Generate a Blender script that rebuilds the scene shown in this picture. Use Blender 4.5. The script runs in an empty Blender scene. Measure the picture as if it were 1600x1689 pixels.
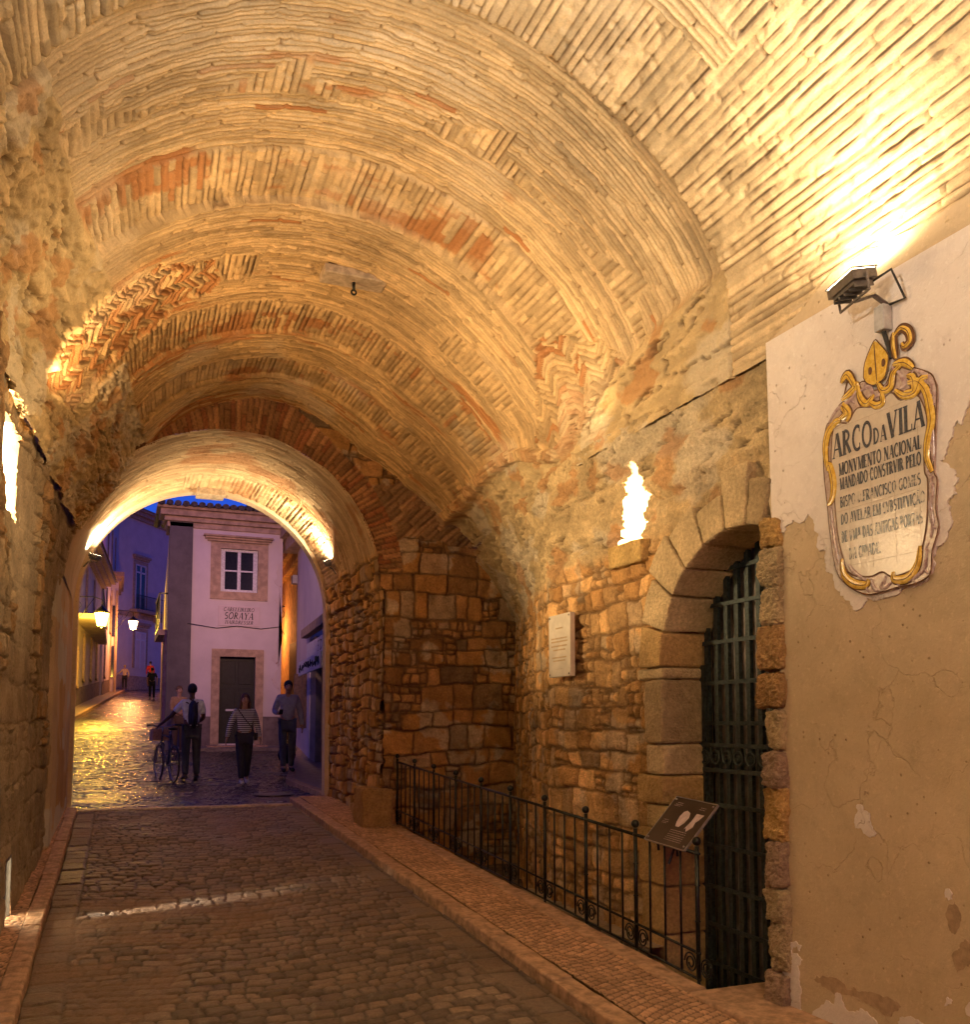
import bpy, math, random
import numpy as np
from mathutils import Vector, Matrix
random.seed(5)
sc = bpy.context.scene
R = math.radians
# ------------------------------------------------------------ camera, world, exposure
cam_d = bpy.data.cameras.new('camera'); cam = bpy.data.objects.new('camera', cam_d)
sc.collection.objects.link(cam); sc.camera = cam
cam_d.sensor_fit = 'HORIZONTAL'; cam_d.sensor_width = 36.0; cam_d.lens = 33.75
cam_d.shift_y = 0.1504; cam_d.clip_start = 0.05; cam_d.clip_end = 3000
cam.location = (0, 0, 1.75); cam.rotation_euler = (R(94.0), 0, R(-22.081))
world = bpy.data.worlds.new('World'); sc.world = world; world.use_nodes = True
wn = world.node_tree.nodes; wl = world.node_tree.links
sky = wn.new('ShaderNodeTexSky'); sky.sky_type = 'NISHITA'; sky.sun_disc = False
sky.sun_elevation = R(2.0); sky.sun_rotation = R(200); sky.ozone_density = 6.0
bg = wn['Background']; bg.inputs['Strength'].default_value = 0.10
hs = wn.new('ShaderNodeHueSaturation'); hs.inputs['Saturation'].default_value = 1.0
tint = wn.new('ShaderNodeVectorMath'); tint.operation = 'MULTIPLY'; tint.inputs[1].default_value = (5.2, 1.45, 3.2)
bg.inputs['Strength'].default_value = .15
wl.new(sky.outputs[0], hs.inputs['Color']); wl.new(hs.outputs[0], tint.inputs[0]); wl.new(tint.outputs[0], bg.inputs['Color'])
sc.view_settings.view_transform = 'Standard'; sc.view_settings.look = 'None'
sc.view_settings.exposure = 0.0; sc.view_settings.gamma = 1.0
EXPO = 1.0
C = sc.collection

# ------------------------------------------------------------ noise / masonry fields
_rng = np.random.RandomState(11)
_lat = _rng.rand(256, 256).astype(np.float32)
def vn(a, b, seed=0):
    a = a + seed*17.31; b = b + seed*9.77
    ia = np.floor(a).astype(int); ib = np.floor(b).astype(int)
    fa = a-ia; fb = b-ib
    fa = fa*fa*(3-2*fa); fb = fb*fb*(3-2*fb)
    g = lambda i, j: _lat[i & 255, j & 255]
    return (g(ia, ib)*(1-fa)+g(ia+1, ib)*fa)*(1-fb) + (g(ia, ib+1)*(1-fa)+g(ia+1, ib+1)*fa)*fb
def fbm(a, b, o=4, seed=0):
    r = 0; w = .5; t = 0
    for k in range(o):
        r = r + w*vn(a*2**k, b*2**k, seed+k*3); t += w; w *= .5
    return r/t
def sst(x, a, b):
    t = np.clip((x-a)/(b-a), 0, 1); return t*t*(3-2*t)
def courses(a, b, h, w, seed=0, jh=.25, jw=.5, warp=.0, wf=1.0):
    """a runs along the courses, b across: returns distance to the nearest joint and three randoms per block"""
    rs = np.random.RandomState(seed+1)
    if warp:
        a = a + warp*2*(fbm(a*wf, b*wf, 3, seed+2)-.5); b = b + warp*2*(fbm(a*wf, b*wf, 3, seed+5)-.5)
    b0 = float(b.min())-h; n = int((float(b.max())-b0)/h*1.5)+6
    hb = b0 + np.concatenate([[0], np.cumsum(h*(1+jh*2*(rs.rand(n)-.5)))])
    ri = np.clip(np.searchsorted(hb, b.ravel(), side='right')-1, 0, n-1).reshape(b.shape)
    db = np.minimum(b-hb[ri], hb[ri+1]-b)
    a0 = float(a.min())-2*w; m = int((float(a.max())-a0)/w*1.8)+8
    ws = w*(1+jw*2*(rs.rand(n, m)-.5)); wb = a0 - rs.rand(n, 1)*w + np.cumsum(ws, 1)
    da = np.zeros_like(a); ci = np.zeros(a.shape, int)
    for r in np.unique(ri):
        k = ri == r; e = wb[r]; i = np.clip(np.searchsorted(e, a[k], side='right')-1, 0, m-2)
        da[k] = np.minimum(a[k]-e[i], e[i+1]-a[k]); ci[k] = i
    rnd = [np.random.RandomState(seed+50+q).rand(n, m)[ri, ci] for q in range(3)]
    return np.minimum(da, db), rnd[0], rnd[1], rnd[2], db, da
def lerp(a, b, t): return a + (b-a)*t
def col3(c, shape): return np.broadcast_to(np.array(c, float), shape+(3,)).copy()
def mixc(c, d, t): return c + (np.array(d)-c)*t[..., None]

# ------------------------------------------------------------ object helpers
def link(o, parent=None):
    C.objects.link(o)
    if parent is not None: o.parent = parent
    return o
def empty(name, loc=(0, 0, 0), rz=0, label=None, cat=None, group=None):
    o = bpy.data.objects.new(name, None); C.objects.link(o); o.location = loc; o.rotation_euler = (0, 0, rz)
    o.empty_display_size = .1
    if label: tag(o, label, cat, group)
    return o
def tag(o, label, cat=None, group=None):
    o['label'] = label
    if cat: o['category'] = cat
    if group: o['group'] = group
    return o
def struct(o, kind='structure'):
    o['kind'] = kind; return o
def mesh_obj(name, verts, faces, m, parent=None, smooth=False):
    me = bpy.data.meshes.new(name); me.from_pydata([tuple(v) for v in verts], [], faces)
    me.materials.append(m)
    if smooth: me.polygons.foreach_set('use_smooth', [True]*len(me.polygons))
    me.update()
    return link(bpy.data.objects.new(name, me), parent)
def grid(name, P, col, m, parent=None, keep=None, flip=False, smooth=True):
    h, w = P.shape[:2]
    idx = np.arange(h*w).reshape(h, w)
    q = np.stack([idx[:-1, :-1], idx[:-1, 1:], idx[1:, 1:], idx[1:, :-1]], -1)
    if flip: q = q[..., ::-1]
    q = q.reshape(-1, 4)
    if keep is not None: q = q[keep.reshape(-1)]
    used = np.unique(q); rm = np.zeros(h*w, int); rm[used] = np.arange(len(used)); q = rm[q]
    V = P.reshape(-1, 3)[used]; cc = col.reshape(-1, 3)[used]
    me = bpy.data.meshes.new(name)
    me.vertices.add(len(V)); me.vertices.foreach_set('co', V.astype(np.float32).ravel())
    me.loops.add(q.size); me.loops.foreach_set('vertex_index', q.astype(np.int32).ravel())
    me.polygons.add(len(q)); me.polygons.foreach_set('loop_start', (np.arange(len(q))*4).astype(np.int32))
    me.polygons.foreach_set('loop_total', np.full(len(q), 4, np.int32))
    me.update(calc_edges=True); me.validate()
    at = me.color_attributes.new('Col', 'FLOAT_COLOR', 'POINT')
    at.data.foreach_set('color', np.concatenate([cc, np.ones((len(cc), 1))], 1).astype(np.float32).ravel())
    if smooth: me.polygons.foreach_set('use_smooth', np.ones(len(q), bool))
    me.materials.append(m)
    return link(bpy.data.objects.new(name, me), parent)
class MB:
    def __init__(s): s.v = []; s.f = []
    def add(s, vs, fs):
        n = len(s.v); s.v += [Vector(v) for v in vs]; s.f += [tuple(i+n for i in f) for f in fs]; return s
    def box(s, a, b, M=None, bev=0):
        x0, y0, z0 = a; x1, y1, z1 = b
        vs = [(x0,y0,z0),(x1,y0,z0),(x1,y1,z0),(x0,y1,z0),(x0,y0,z1),(x1,y0,z1),(x1,y1,z1),(x0,y1,z1)]
        if M is not None: vs = [M @ Vector(v) for v in vs]
        return s.add(vs, [(3,2,1,0),(4,5,6,7),(0,1,5,4),(1,2,6,5),(2,3,7,6),(3,0,4,7)])
    def prism(s, poly, fn, d0, d1):
        """poly: 2-D points; fn(p, depth) -> 3-D"""
        n = len(poly)
        vs = [fn(p, d0) for p in poly]+[fn(p, d1) for p in poly]
        return s.add(vs, [tuple(range(n)), tuple(range(2*n-1, n-1, -1))]+[(i, i+n, (i+1) % n+n, (i+1) % n) for i in range(n)])
    def tube(s, pts, r, n=8, caps=True, flat=1.0):
        pts = [Vector(p) for p in pts]; rr = r if isinstance(r, (list, tuple)) else [r]*len(pts)
        base = len(s.v); up = None
        for i, p in enumerate(pts):
            d = (pts[min(i+1, len(pts)-1)]-pts[max(i-1, 0)])
            d = d.normalized() if d.length > 1e-9 else Vector((0, 0, 1))
            if up is None:
                up = Vector((0, 0, 1)) if abs(d.z) < .9 else Vector((1, 0, 0))
            x = d.cross(up).normalized(); up = x.cross(d).normalized()
            for k in range(n):
                a = 2*math.pi*k/n; s.v.append(p+(x*math.cos(a)+up*math.sin(a)*flat)*rr[i])
        for i in range(len(pts)-1):
            for k in range(n):
                a = base+i*n+k; b = base+i*n+(k+1) % n; s.f.append((a, b, b+n, a+n))
        if caps:
            s.f.append(tuple(base+k for k in range(n))[::-1]); s.f.append(tuple(base+(len(pts)-1)*n+k for k in range(n)))
        return s
    def ball(s, c, r, n=10, sc_=(1, 1, 1)):
        c = Vector(c); m = max(5, n//2+1); base = len(s.v)
        for i in range(m+1):
            t = math.pi*i/m
            for k in range(n):
                a = 2*math.pi*k/n
                s.v.append(c+Vector((r*math.sin(t)*math.cos(a)*sc_[0], r*math.sin(t)*math.sin(a)*sc_[1], r*math.cos(t)*sc_[2])))
        for i in range(m):
            for k in range(n):
                a = base+i*n+k; b = base+i*n+(k+1) % n; s.f.append((a, a+n, b+n, b))
        return s
    def ring(s, c, R_, r, axis='x', n=28, m=6, a0=0, a1=2*math.pi):
        c = Vector(c); P = []
        full = abs(a1-a0-2*math.pi) < 1e-6
        for i in range(n+1):
            a = a0+(a1-a0)*i/n; u, w = R_*math.cos(a), R_*math.sin(a)
            P.append(c+(Vector((0, u, w)) if axis == 'x' else Vector((u, 0, w)) if axis == 'y' else Vector((u, w, 0))))
        return s.tube(P, r, m, caps=not full)
    def mark(s, col):      # colour every face added since the last mark
        if not hasattr(s, 'fc'): s.fc = []
        s.fc += [col]*(len(s.f)-len(s.fc)); return s
    def build(s, name, m, parent=None, smooth=False, bevel=0):
        o = mesh_obj(name, s.v, s.f, m, parent, smooth)
        if hasattr(s, 'fc'):
            at = o.data.color_attributes.new('Col', 'FLOAT_COLOR', 'CORNER'); cs = []
            for p in o.data.polygons: cs += [(*s.fc[p.index], 1)]*p.loop_total
            at.data.foreach_set('color', np.array(cs, np.float32).ravel())
        if bevel:
            b = o.modifiers.new('bevel', 'BEVEL'); b.width = bevel; b.segments = 2; b.limit_method = 'ANGLE'
        return o
def rough(o, st, sc_, lv=4):
    s = o.modifiers.new('s', 'SUBSURF'); s.levels = s.render_levels = lv; s.subdivision_type = 'SIMPLE'
    for k, (q, t) in enumerate(((sc_, st), (sc_*.25, st*.5))):
        tx = bpy.data.textures.new('lump', 'CLOUDS'); tx.noise_scale = q; tx.noise_depth = 3; dm = o.modifiers.new('d', 'DISPLACE'); dm.texture = tx; dm.strength = t; dm.mid_level = .5
# ------------------------------------------------------------ materials
def nodes(m):
    m.use_nodes = True; nt = m.node_tree; return nt, nt.nodes, nt.links, nt.nodes['Principled BSDF']
def mat_field(name, rough=.85, spec=.3, nscale=60, bump=.25, var=.18, big=3.0, rvar=.0):
    m = bpy.data.materials.new(name); nt, N, L, P = nodes(m)
    at = N.new('ShaderNodeAttribute'); at.attribute_name = 'Col'
    tc = N.new('ShaderNodeNewGeometry')
    n1 = N.new('ShaderNodeTexNoise'); n1.inputs['Scale'].default_value = nscale; n1.inputs['Detail'].default_value = 8
    n1.inputs['Roughness'].default_value = .7
    n2 = N.new('ShaderNodeTexNoise'); n2.inputs['Scale'].default_value = big; n2.inputs['Detail'].default_value = 6
    L.new(tc.outputs['Position'], n1.inputs['Vector']); L.new(tc.outputs['Position'], n2.inputs['Vector'])
    mr = N.new('ShaderNodeMapRange'); mr.inputs[1].default_value = .3; mr.inputs[2].default_value = .7
    mr.inputs[3].default_value = 1-var; mr.inputs[4].default_value = 1+var
    L.new(n1.outputs['Fac'], mr.inputs[0])
    mr2 = N.new('ShaderNodeMapRange'); mr2.inputs[1].default_value = .3; mr2.inputs[2].default_value = .7
    mr2.inputs[3].default_value = 1-var*.8; mr2.inputs[4].default_value = 1+var*.8
    L.new(n2.outputs['Fac'], mr2.inputs[0])
    mu = N.new('ShaderNodeMath'); mu.operation = 'MULTIPLY'; L.new(mr.outputs[0], mu.inputs[0]); L.new(mr2.outputs[0], mu.inputs[1])
    vm = N.new('ShaderNodeVectorMath'); vm.operation = 'SCALE'; L.new(at.outputs['Color'], vm.inputs[0]); L.new(mu.outputs[0], vm.inputs['Scale'])
    L.new(vm.outputs[0], P.inputs['Base Color'])
    P.inputs['Roughness'].default_value = rough; P.inputs['Specular IOR Level'].default_value = spec
    if rvar:
        mr3 = N.new('ShaderNodeMapRange'); mr3.inputs[1].default_value = .35; mr3.inputs[2].default_value = .65
        mr3.inputs[3].default_value = rough-rvar; mr3.inputs[4].default_value = rough+rvar
        L.new(n2.outputs['Fac'], mr3.inputs[0]); L.new(mr3.outputs[0], P.inputs['Roughness'])
    vo = N.new('ShaderNodeTexVoronoi'); vo.inputs['Scale'].default_value = nscale*1.5; L.new(tc.outputs['Position'], vo.inputs['Vector'])
    n3 = N.new('ShaderNodeTexNoise'); n3.inputs['Scale'].default_value = nscale*.28; n3.inputs['Detail'].default_value = 10; n3.inputs['Roughness'].default_value = .75
    L.new(tc.outputs['Position'], n3.inputs['Vector'])
    ad = N.new('ShaderNodeMath'); ad.operation = 'MULTIPLY_ADD'; ad.inputs[1].default_value = .5; L.new(vo.outputs['Distance'], ad.inputs[0]); L.new(n1.outputs['Fac'], ad.inputs[2])
    ad2 = N.new('ShaderNodeMath'); ad2.operation = 'MULTIPLY_ADD'; ad2.inputs[1].default_value = 2.2; L.new(n3.outputs['Fac'], ad2.inputs[0]); L.new(ad.outputs[0], ad2.inputs[2])
    bp = N.new('ShaderNodeBump'); bp.inputs['Strength'].default_value = bump; bp.inputs['Distance'].default_value = .014
    L.new(ad2.outputs[0], bp.inputs['Height']); L.new(bp.outputs[0], P.inputs['Normal'])
    return m
def mat_plaster(name, c1, c2, crack=(.2, .12, .06), ck=.5, speck=.5):
    m = bpy.data.materials.new(name); nt, N, L, P = nodes(m); P.inputs['Roughness'].default_value = .88; P.inputs['Specular IOR Level'].default_value = .22
    g = N.new('ShaderNodeNewGeometry')
    def noise(s, d=8, r=.65, dist=0):
        n = N.new('ShaderNodeTexNoise'); n.inputs['Scale'].default_value = s; n.inputs['Detail'].default_value = d; n.inputs['Roughness'].default_value = r; n.inputs['Distortion'].default_value = dist
        L.new(g.outputs['Position'], n.inputs['Vector']); return n.outputs['Fac']
    def ramp(src, a, b, lo=0, hi=1):
        r = N.new('ShaderNodeMapRange'); r.inputs[1].default_value = a; r.inputs[2].default_value = b; r.inputs[3].default_value = lo; r.inputs[4].default_value = hi; L.new(src, r.inputs[0]); return r.outputs[0]
    def mix(f, a, b):
        x = N.new('ShaderNodeMix'); x.data_type = 'RGBA'
        for sck, v in ((6, a), (7, b)):
            if isinstance(v, tuple): x.inputs[sck].default_value = (*v, 1)
            else: L.new(v, x.inputs[sck])
        L.new(f, x.inputs[0]); return x.outputs[2]
    def mul(a, b):
        x = N.new('ShaderNodeMath'); x.operation = 'MULTIPLY'
        for i, v in enumerate((a, b)):
            if isinstance(v, float): x.inputs[i].default_value = v
            else: L.new(v, x.inputs[i])
        return x.outputs[0]
    col = mix(ramp(noise(1.3, 8, .7, .6), .32, .68), c1, c2)
    col = mix(mul(ramp(noise(7, 10, .75), .5, .72), .35), col, tuple(x*.62 for x in c1))
    col = mix(mul(ramp(noise(34, 6, .7), .56, .7), .25), col, tuple(min(1, x*1.5) for x in c2))
    wv = N.new('ShaderNodeVectorMath'); wv.operation = 'MULTIPLY_ADD'; nz = N.new('ShaderNodeTexNoise'); nz.inputs['Scale'].default_value = 3; nz.inputs['Detail'].default_value = 6; L.new(g.outputs['Position'], nz.inputs['Vector'])
    L.new(nz.outputs['Color'], wv.inputs[0]); wv.inputs[1].default_value = (.5, .5, .5); L.new(g.outputs['Position'], wv.inputs[2])
    vo = N.new('ShaderNodeTexVoronoi'); vo.feature = 'DISTANCE_TO_EDGE'; vo.inputs['Scale'].default_value = 1.7; L.new(wv.outputs[0], vo.inputs['Vector'])
    cr = mul(ramp(vo.outputs['Distance'], .0, .006, 1, 0), ramp(noise(1.1), .45, .6)); col = mix(mul(cr, ck), col, crack)
    v2 = N.new('ShaderNodeTexVoronoi'); v2.inputs['Scale'].default_value = 16; v2.inputs['Randomness'].default_value = 1; L.new(g.outputs['Position'], v2.inputs['Vector'])
    sp = mul(ramp(v2.outputs['Distance'], .06, .13, 1, 0), ramp(noise(2.5), .46, .56)); col = mix(mul(sp, speck), col, crack)
    L.new(col, P.inputs['Base Color'])
    a = N.new('ShaderNodeMath'); a.operation = 'ADD'; L.new(mul(noise(2.2, 10, .6), 3.5), a.inputs[0]); L.new(mul(noise(60, 4), .35), a.inputs[1])
    b = N.new('ShaderNodeMath'); b.operation = 'SUBTRACT'; L.new(a.outputs[0], b.inputs[0]); L.new(mul(cr, .6), b.inputs[1])
    b2 = N.new('ShaderNodeMath'); b2.operation = 'SUBTRACT'; L.new(b.outputs[0], b2.inputs[0]); L.new(mul(sp, .6), b2.inputs[1])
    bp = N.new('ShaderNodeBump'); bp.inputs['Strength'].default_value = .7; bp.inputs['Distance'].default_value = .012; L.new(b2.outputs[0], bp.inputs['Height']); L.new(bp.outputs[0], P.inputs['Normal'])
    return m
def mat(name, col, rough=.6, metal=0, spec=.5, nscale=20, var=.15, bump=.1, bdist=.005, emit=None, estr=0, col2=None, lo=.4, hi=.6, trans=0):
    m = bpy.data.materials.new(name); nt, N, L, P = nodes(m)
    P.inputs['Roughness'].default_value = rough; P.inputs['Metallic'].default_value = metal
    P.inputs['Specular IOR Level'].default_value = spec
    tc = N.new('ShaderNodeTexCoord')
    n1 = N.new('ShaderNodeTexNoise'); n1.inputs['Scale'].default_value = nscale; n1.inputs['Detail'].default_value = 8
    n1.inputs['Roughness'].default_value = .65
    L.new(tc.outputs['Object'], n1.inputs['Vector'])
    cr = N.new('ShaderNodeValToRGB'); e = cr.color_ramp.elements
    e[0].position = lo; e[1].position = hi
    c2 = col2 if col2 else tuple(min(1, c*(1+var)) for c in col); c1 = col if col2 else tuple(c*(1-var) for c in col)
    e[0].color = (*c1, 1); e[1].color = (*c2, 1)
    L.new(n1.outputs['Fac'], cr.inputs[0]); L.new(cr.outputs[0], P.inputs['Base Color'])
    if bump:
        bp = N.new('ShaderNodeBump'); bp.inputs['Strength'].default_value = bump; bp.inputs['Distance'].default_value = bdist
        L.new(n1.outputs['Fac'], bp.inputs['Height']); L.new(bp.outputs[0], P.inputs['Normal'])
    if emit: P.inputs['Emission Color'].default_value = (*emit, 1); P.inputs['Emission Strength'].default_value = estr
    if trans: P.inputs['Transmission Weight'].default_value = trans
    return m
def mat_stripes(name, c1, c2, period, axis='Z', rough=.8, frac=.5):
    m = bpy.data.materials.new(name); nt, N, L, P = nodes(m)
    tc = N.new('ShaderNodeTexCoord'); sx = N.new('ShaderNodeSeparateXYZ'); L.new(tc.outputs['Object'], sx.inputs[0])
    a = N.new('ShaderNodeMath'); a.operation = 'DIVIDE'; a.inputs[1].default_value = period; L.new(sx.outputs[axis], a.inputs[0])
    f = N.new('ShaderNodeMath'); f.operation = 'FRACT'; L.new(a.outputs[0], f.inputs[0])
    g = N.new('ShaderNodeMath'); g.operation = 'GREATER_THAN'; g.inputs[1].default_value = frac; L.new(f.outputs[0], g.inputs[0])
    mx = N.new('ShaderNodeMix'); mx.data_type = 'RGBA'; mx.inputs[6].default_value = (*c1, 1); mx.inputs[7].default_value = (*c2, 1)
    L.new(g.outputs[0], mx.inputs[0]); L.new(mx.outputs[2], P.inputs['Base Color']); P.inputs['Roughness'].default_value = rough
    return m
M = {}
M['brick'] = mat_field('old_brick', .9, .25, 70, .45, .16, 2.0)
M['stone'] = mat_field('rubble_stone', .85, .3, 42, .9, .32, 3.4)
M['cobble'] = mat_field('basalt_cobbles', .55, .45, 40, .5, .3, 1.6, .14)
M['cobble_wet'] = mat_field('damp_cobbles', .21, .8, 26, .4, .3, 1.2, .1)
M['mosaic'] = mat_field('limestone_mosaic', .7, .4, 60, .25, .2, 2.0)
M['kerb'] = mat('kerb_stone', (.40, .25, .16), .7, nscale=14, var=.3, bump=.35, bdist=.01)
M['ochre'] = mat_plaster('ochre_plaster', (.45, .36, .235), (.60, .48, .33), ck=.22, speck=.6)
M['white_plaster'] = mat_plaster('white_limewash', (.66, .60, .57), (.74, .69, .66), (.36, .28, .22), .35, .7)
M['cream'] = mat_plaster('cream_plaster', (.50, .38, .26), (.60, .48, .35))
M['iron'] = mat('black_iron', (.018, .02, .018), .32, .6, nscale=60, var=.4, bump=.25, bdist=.002)
M['gate_iron'] = mat('green_black_iron', (.045, .058, .056), .45, .5, nscale=50, var=.4, bump=.25, bdist=.002)
M['gate_board'] = mat('grey_boards', (.24, .21, .20), .7, nscale=10, var=.3, bump=.2)
M['quoin'] = mat('sandstone_blocks', (.36, .25, .12), .88, spec=.25, nscale=9, bump=.6, bdist=.012, col2=(.25, .17, .085), lo=.35, hi=.7)
M['marble'] = mat('pale_marble', (.55, .50, .42), .5, nscale=7, var=.1, bump=.05)
M['gold'] = mat('faded_gilding', (.40, .27, .12), .5)
M['tile'] = mat('glazed_tile_cream', (.56, .50, .42), .12, spec=.6, nscale=26, var=.05, bump=.35, bdist=.004)
M['yellow'] = mat('glazed_yellow', (.55, .33, .04), .15, spec=.6, nscale=40, col2=(.70, .48, .10), bump=.3, bdist=.004)
M['mauve'] = mat('glazed_mauve', (.30, .19, .20), .15, spec=.6, nscale=50, col2=(.48, .38, .36), bump=.3, bdist=.004)
M['ink'] = mat('tile_ink_blue', (.045, .055, .075), .2, spec=.6, nscale=90, var=.4, bump=.2, bdist=.003)
M['brown_line'] = mat('glaze_brown_line', (.12, .06, .035), .2, spec=.6, bump=0)
M['grout'] = mat('tile_grout', (.40, .33, .25), .6, bump=0)
M['panel'] = mat('dark_panel', (.035, .022, .018), .35, nscale=8, var=.2, bump=0)
M['panel_edge'] = mat('panel_edge', (.35, .32, .30), .4, .5, bump=0)
M['pinkish'] = mat('panel_pale_print', (.52, .42, .44), .5, bump=0)
M['metal'] = mat('grey_metal', (.16, .15, .14), .45, .6, nscale=30, var=.2, bump=.1)
M['grey_box'] = mat('grey_plastic', (.42, .42, .42), .5, bump=0)
M['rubber'] = mat('rubber', (.015, .015, .015), .6, bump=0)
M['glow'] = mat('floodlight_glass', (.9, .8, .6), .3, emit=(1, .82, .55), estr=40, bump=0)
M['cable'] = mat('black_cable', (.012, .012, .012), .6, bump=0)
# ------------------------------------------------------------ ground
def gz(y):
    y = np.asarray(y, float)
    return np.where(y < 12.9, .0463*y, np.where(y < 16.5, .597+(y-12.9)*.0064, .62+(y-16.5)*.063))
def gzf(y): return float(gz(y))
def sheet(name, x0, x1, y0, y1, dx, dy, m, fn, zoff=0, parent=None, keep=None):
    nx = max(2, int((x1-x0)/dx)+1); ny = max(2, int((y1-y0)/dy)+1)
    X, Y = np.meshgrid(np.linspace(x0, x1, nx), np.linspace(y0, y1, ny))
    H, col = fn(X, Y)
    P = np.stack([X, Y, gz(Y)+zoff+H], -1)
    return grid(name, P, col, m, parent)
def cobbles(X, Y, h=.105, w=.125, seed=3, amp=.016, base=(.17, .125, .095), gut=True):
    a, b = X.copy(), Y.copy()
    d, r1, r2, r3, _, _ = courses(a, b+.10*np.sin(a*2.2), h, w, seed, .18, .35, .05, 2.2)
    if gut:
        d2, q1, q2, q3, _, _ = courses(b, a, .21, .22, seed+9, .02, .3, .015, 3)
        k = (X > 2.12) | (X < -.21)
        d = np.where(k, d2, d); r1 = np.where(k, q1, r1); r2 = np.where(k, .35+.2*q2, r2)
    big = fbm(X*.8, Y*.5, 4, 7)
    fill = sst(big, .52, .66)*sst(fbm(X*3, Y*3, 3, 4), .3, .6)
    top = sst(d, .0, .016)
    H = amp*top*(1-.5*fill) + (r1-.5)*.014*top*(1-fill) + .006*fbm(X*14, Y*14, 3, 9) + .03*(fbm(X*1.3, Y*1.3, 2, 2)-.5)
    c = col3(base, X.shape)*(.6+.8*r2[..., None])
    c = mixc(c, np.array([.20, .125, .07]), .25*(r3 > .7))
    c = mixc(c, np.array([.055, .04, .03]), (1-sst(d, .003, .014))*(1-.6*fill))
    c = mixc(c, np.array([.17, .095, .05]), fill*.6)
    return H-.02, c
struct(sheet('ground', -60, 80, -40, 260, 5, 5, M['kerb'], lambda X, Y: (X*0-.9, col3((.1, .08, .07), X.shape))))
struct(sheet('road', -.42, 2.33, 2.0, 12.86, .0135, .0165, M['cobble'], cobbles))
def plaza(X, Y):
    H, c = cobbles(X, Y, .12, .14, 12, .016, (.055, .046, .046), False)
    return H*1.25*np.clip(1.4-(Y-14)/25, .25, 1), c
struct(sheet('street', -2.6, 6.6, 13.06, 30, .025, .024, M['cobble_wet'], plaza))
def far_st(X, Y):
    return cobbles(X, Y, .16, .2, 15, .016, (.055, .046, .046), False)
struct(sheet('upper_street', -3.4, 6.2, 30, 82, .06, .07, M['cobble_wet'], far_st))
def slab(name, x0, x1, y0, y1, h, m, n=1, depth=.16, joint=.006, jit=.003, parent=None, rad=.012):
    """row of stone slabs along Y following the ground, each with tiny joints"""
    mb = MB(); L = (y1-y0)/n; rr = random.Random(int(x0*100+y0*10))
    for i in range(n):
        a = y0+i*L+joint/2; b = a+L-joint; dz = rr.uniform(-jit, jit); dx = rr.uniform(-jit, jit)
        za, zb = gzf(a)+h+dz, gzf(b)+h+dz
        mb.add([(x0+dx, a, za-depth), (x1+dx, a, za-depth), (x1+dx, b, zb-depth), (x0+dx, b, zb-depth),
                (x0+dx, a, za), (x1+dx, a, za), (x1+dx, b, zb), (x0+dx, b, zb)],
               [(3,2,1,0),(4,5,6,7),(0,1,5,4),(1,2,6,5),(2,3,7,6),(3,0,4,7)])
    o = mb.build(name, m, parent, bevel=rad); rough(o, .016, .12, 3); return struct(o)
slab('kerb', 2.335, 2.475, 1.0, 13.2, .075, M['kerb'], 13)
slab('kerb', 2.925, 3.075, 4.3, 10.0, .085, M['kerb'], 6)
slab('kerb', -.545, -.425, 1.0, 12.9, .06, M['kerb'], 14)
def mosaic(X, Y, h=.052, w=.06):
    u = (X*.93+Y*.36); v = (-X*.36+Y*.93)
    d, r1, r2, r3, _, _ = courses(u, v+.02*np.sin(u*9), h, w, 5, .15, .35, .018, 5)
    top = sst(d, 0, .012)
    c = col3((.52, .31, .19), X.shape)*(.66+.5*r2[..., None])
    c = mixc(c, np.array([.10, .06, .04]), 1-sst(d, .002, .007))
    return .009*top+.005*(r1-.5)*top-.012+.012*(fbm(X*3, Y*3, 2, 3)-.5), c
struct(sheet('pavement', 2.475, 2.925, 1.5, 13.3, .0085, .011, M['mosaic'], mosaic, .082))
struct(sheet('pavement', 2.925, 3.25, 10.0, 13.3, .02, .02, M['mosaic'], mosaic, .080))
struct(sheet('pavement', -.72, -.545, 3.0, 13.0, .012, .014, M['mosaic'], mosaic, .065))
mb = MB().box((2.93, 1.5, -.3), (3.6, 4.29, gzf(4.3)+.085)); struct(mb.build('landing_slab', M['kerb'], bevel=.015))
# threshold strip of pale stone across the road at the way out
def xstrip(name, x0, x1, y0, y1, n, m, h=.012):
    mb = MB(); L = (x1-x0)/n
    for i in range(n):
        mb.box((x0+i*L+.003, y0+random.uniform(-.006, .006), gzf(12.9)-.1), (x0+(i+1)*L-.003, y1, gzf(12.95)+h+random.uniform(-.003, .003)))
    return struct(mb.build(name, m, bevel=.008))
M['pale_stone'] = mat('pale_strip_stone', (.42, .33, .24), .6, nscale=16, var=.25, bump=.2)
xstrip('threshold_strip', -.42, 2.33, 12.87, 13.05, 5, M['pale_stone'])
# pit beside the pavement
struct(mesh_obj('pit_floor', [(3.0, 4.2, -.28), (5.2, 4.2, -.28), (5.2, 10.6, .02), (3.0, 10.6, .02)], [(0, 1, 2, 3)], mat('pit_earth', (.13, .085, .05), .9, nscale=6, var=.4, bump=.6, bdist=.03)))
struct(mesh_obj('pit_edge_wall', [(3.07, 4.3, -.6), (3.07, 10.4, -.6), (3.07, 10.4, .46), (3.07, 4.3, .19)], [(0, 1, 2, 3)], M['quoin']))

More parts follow.
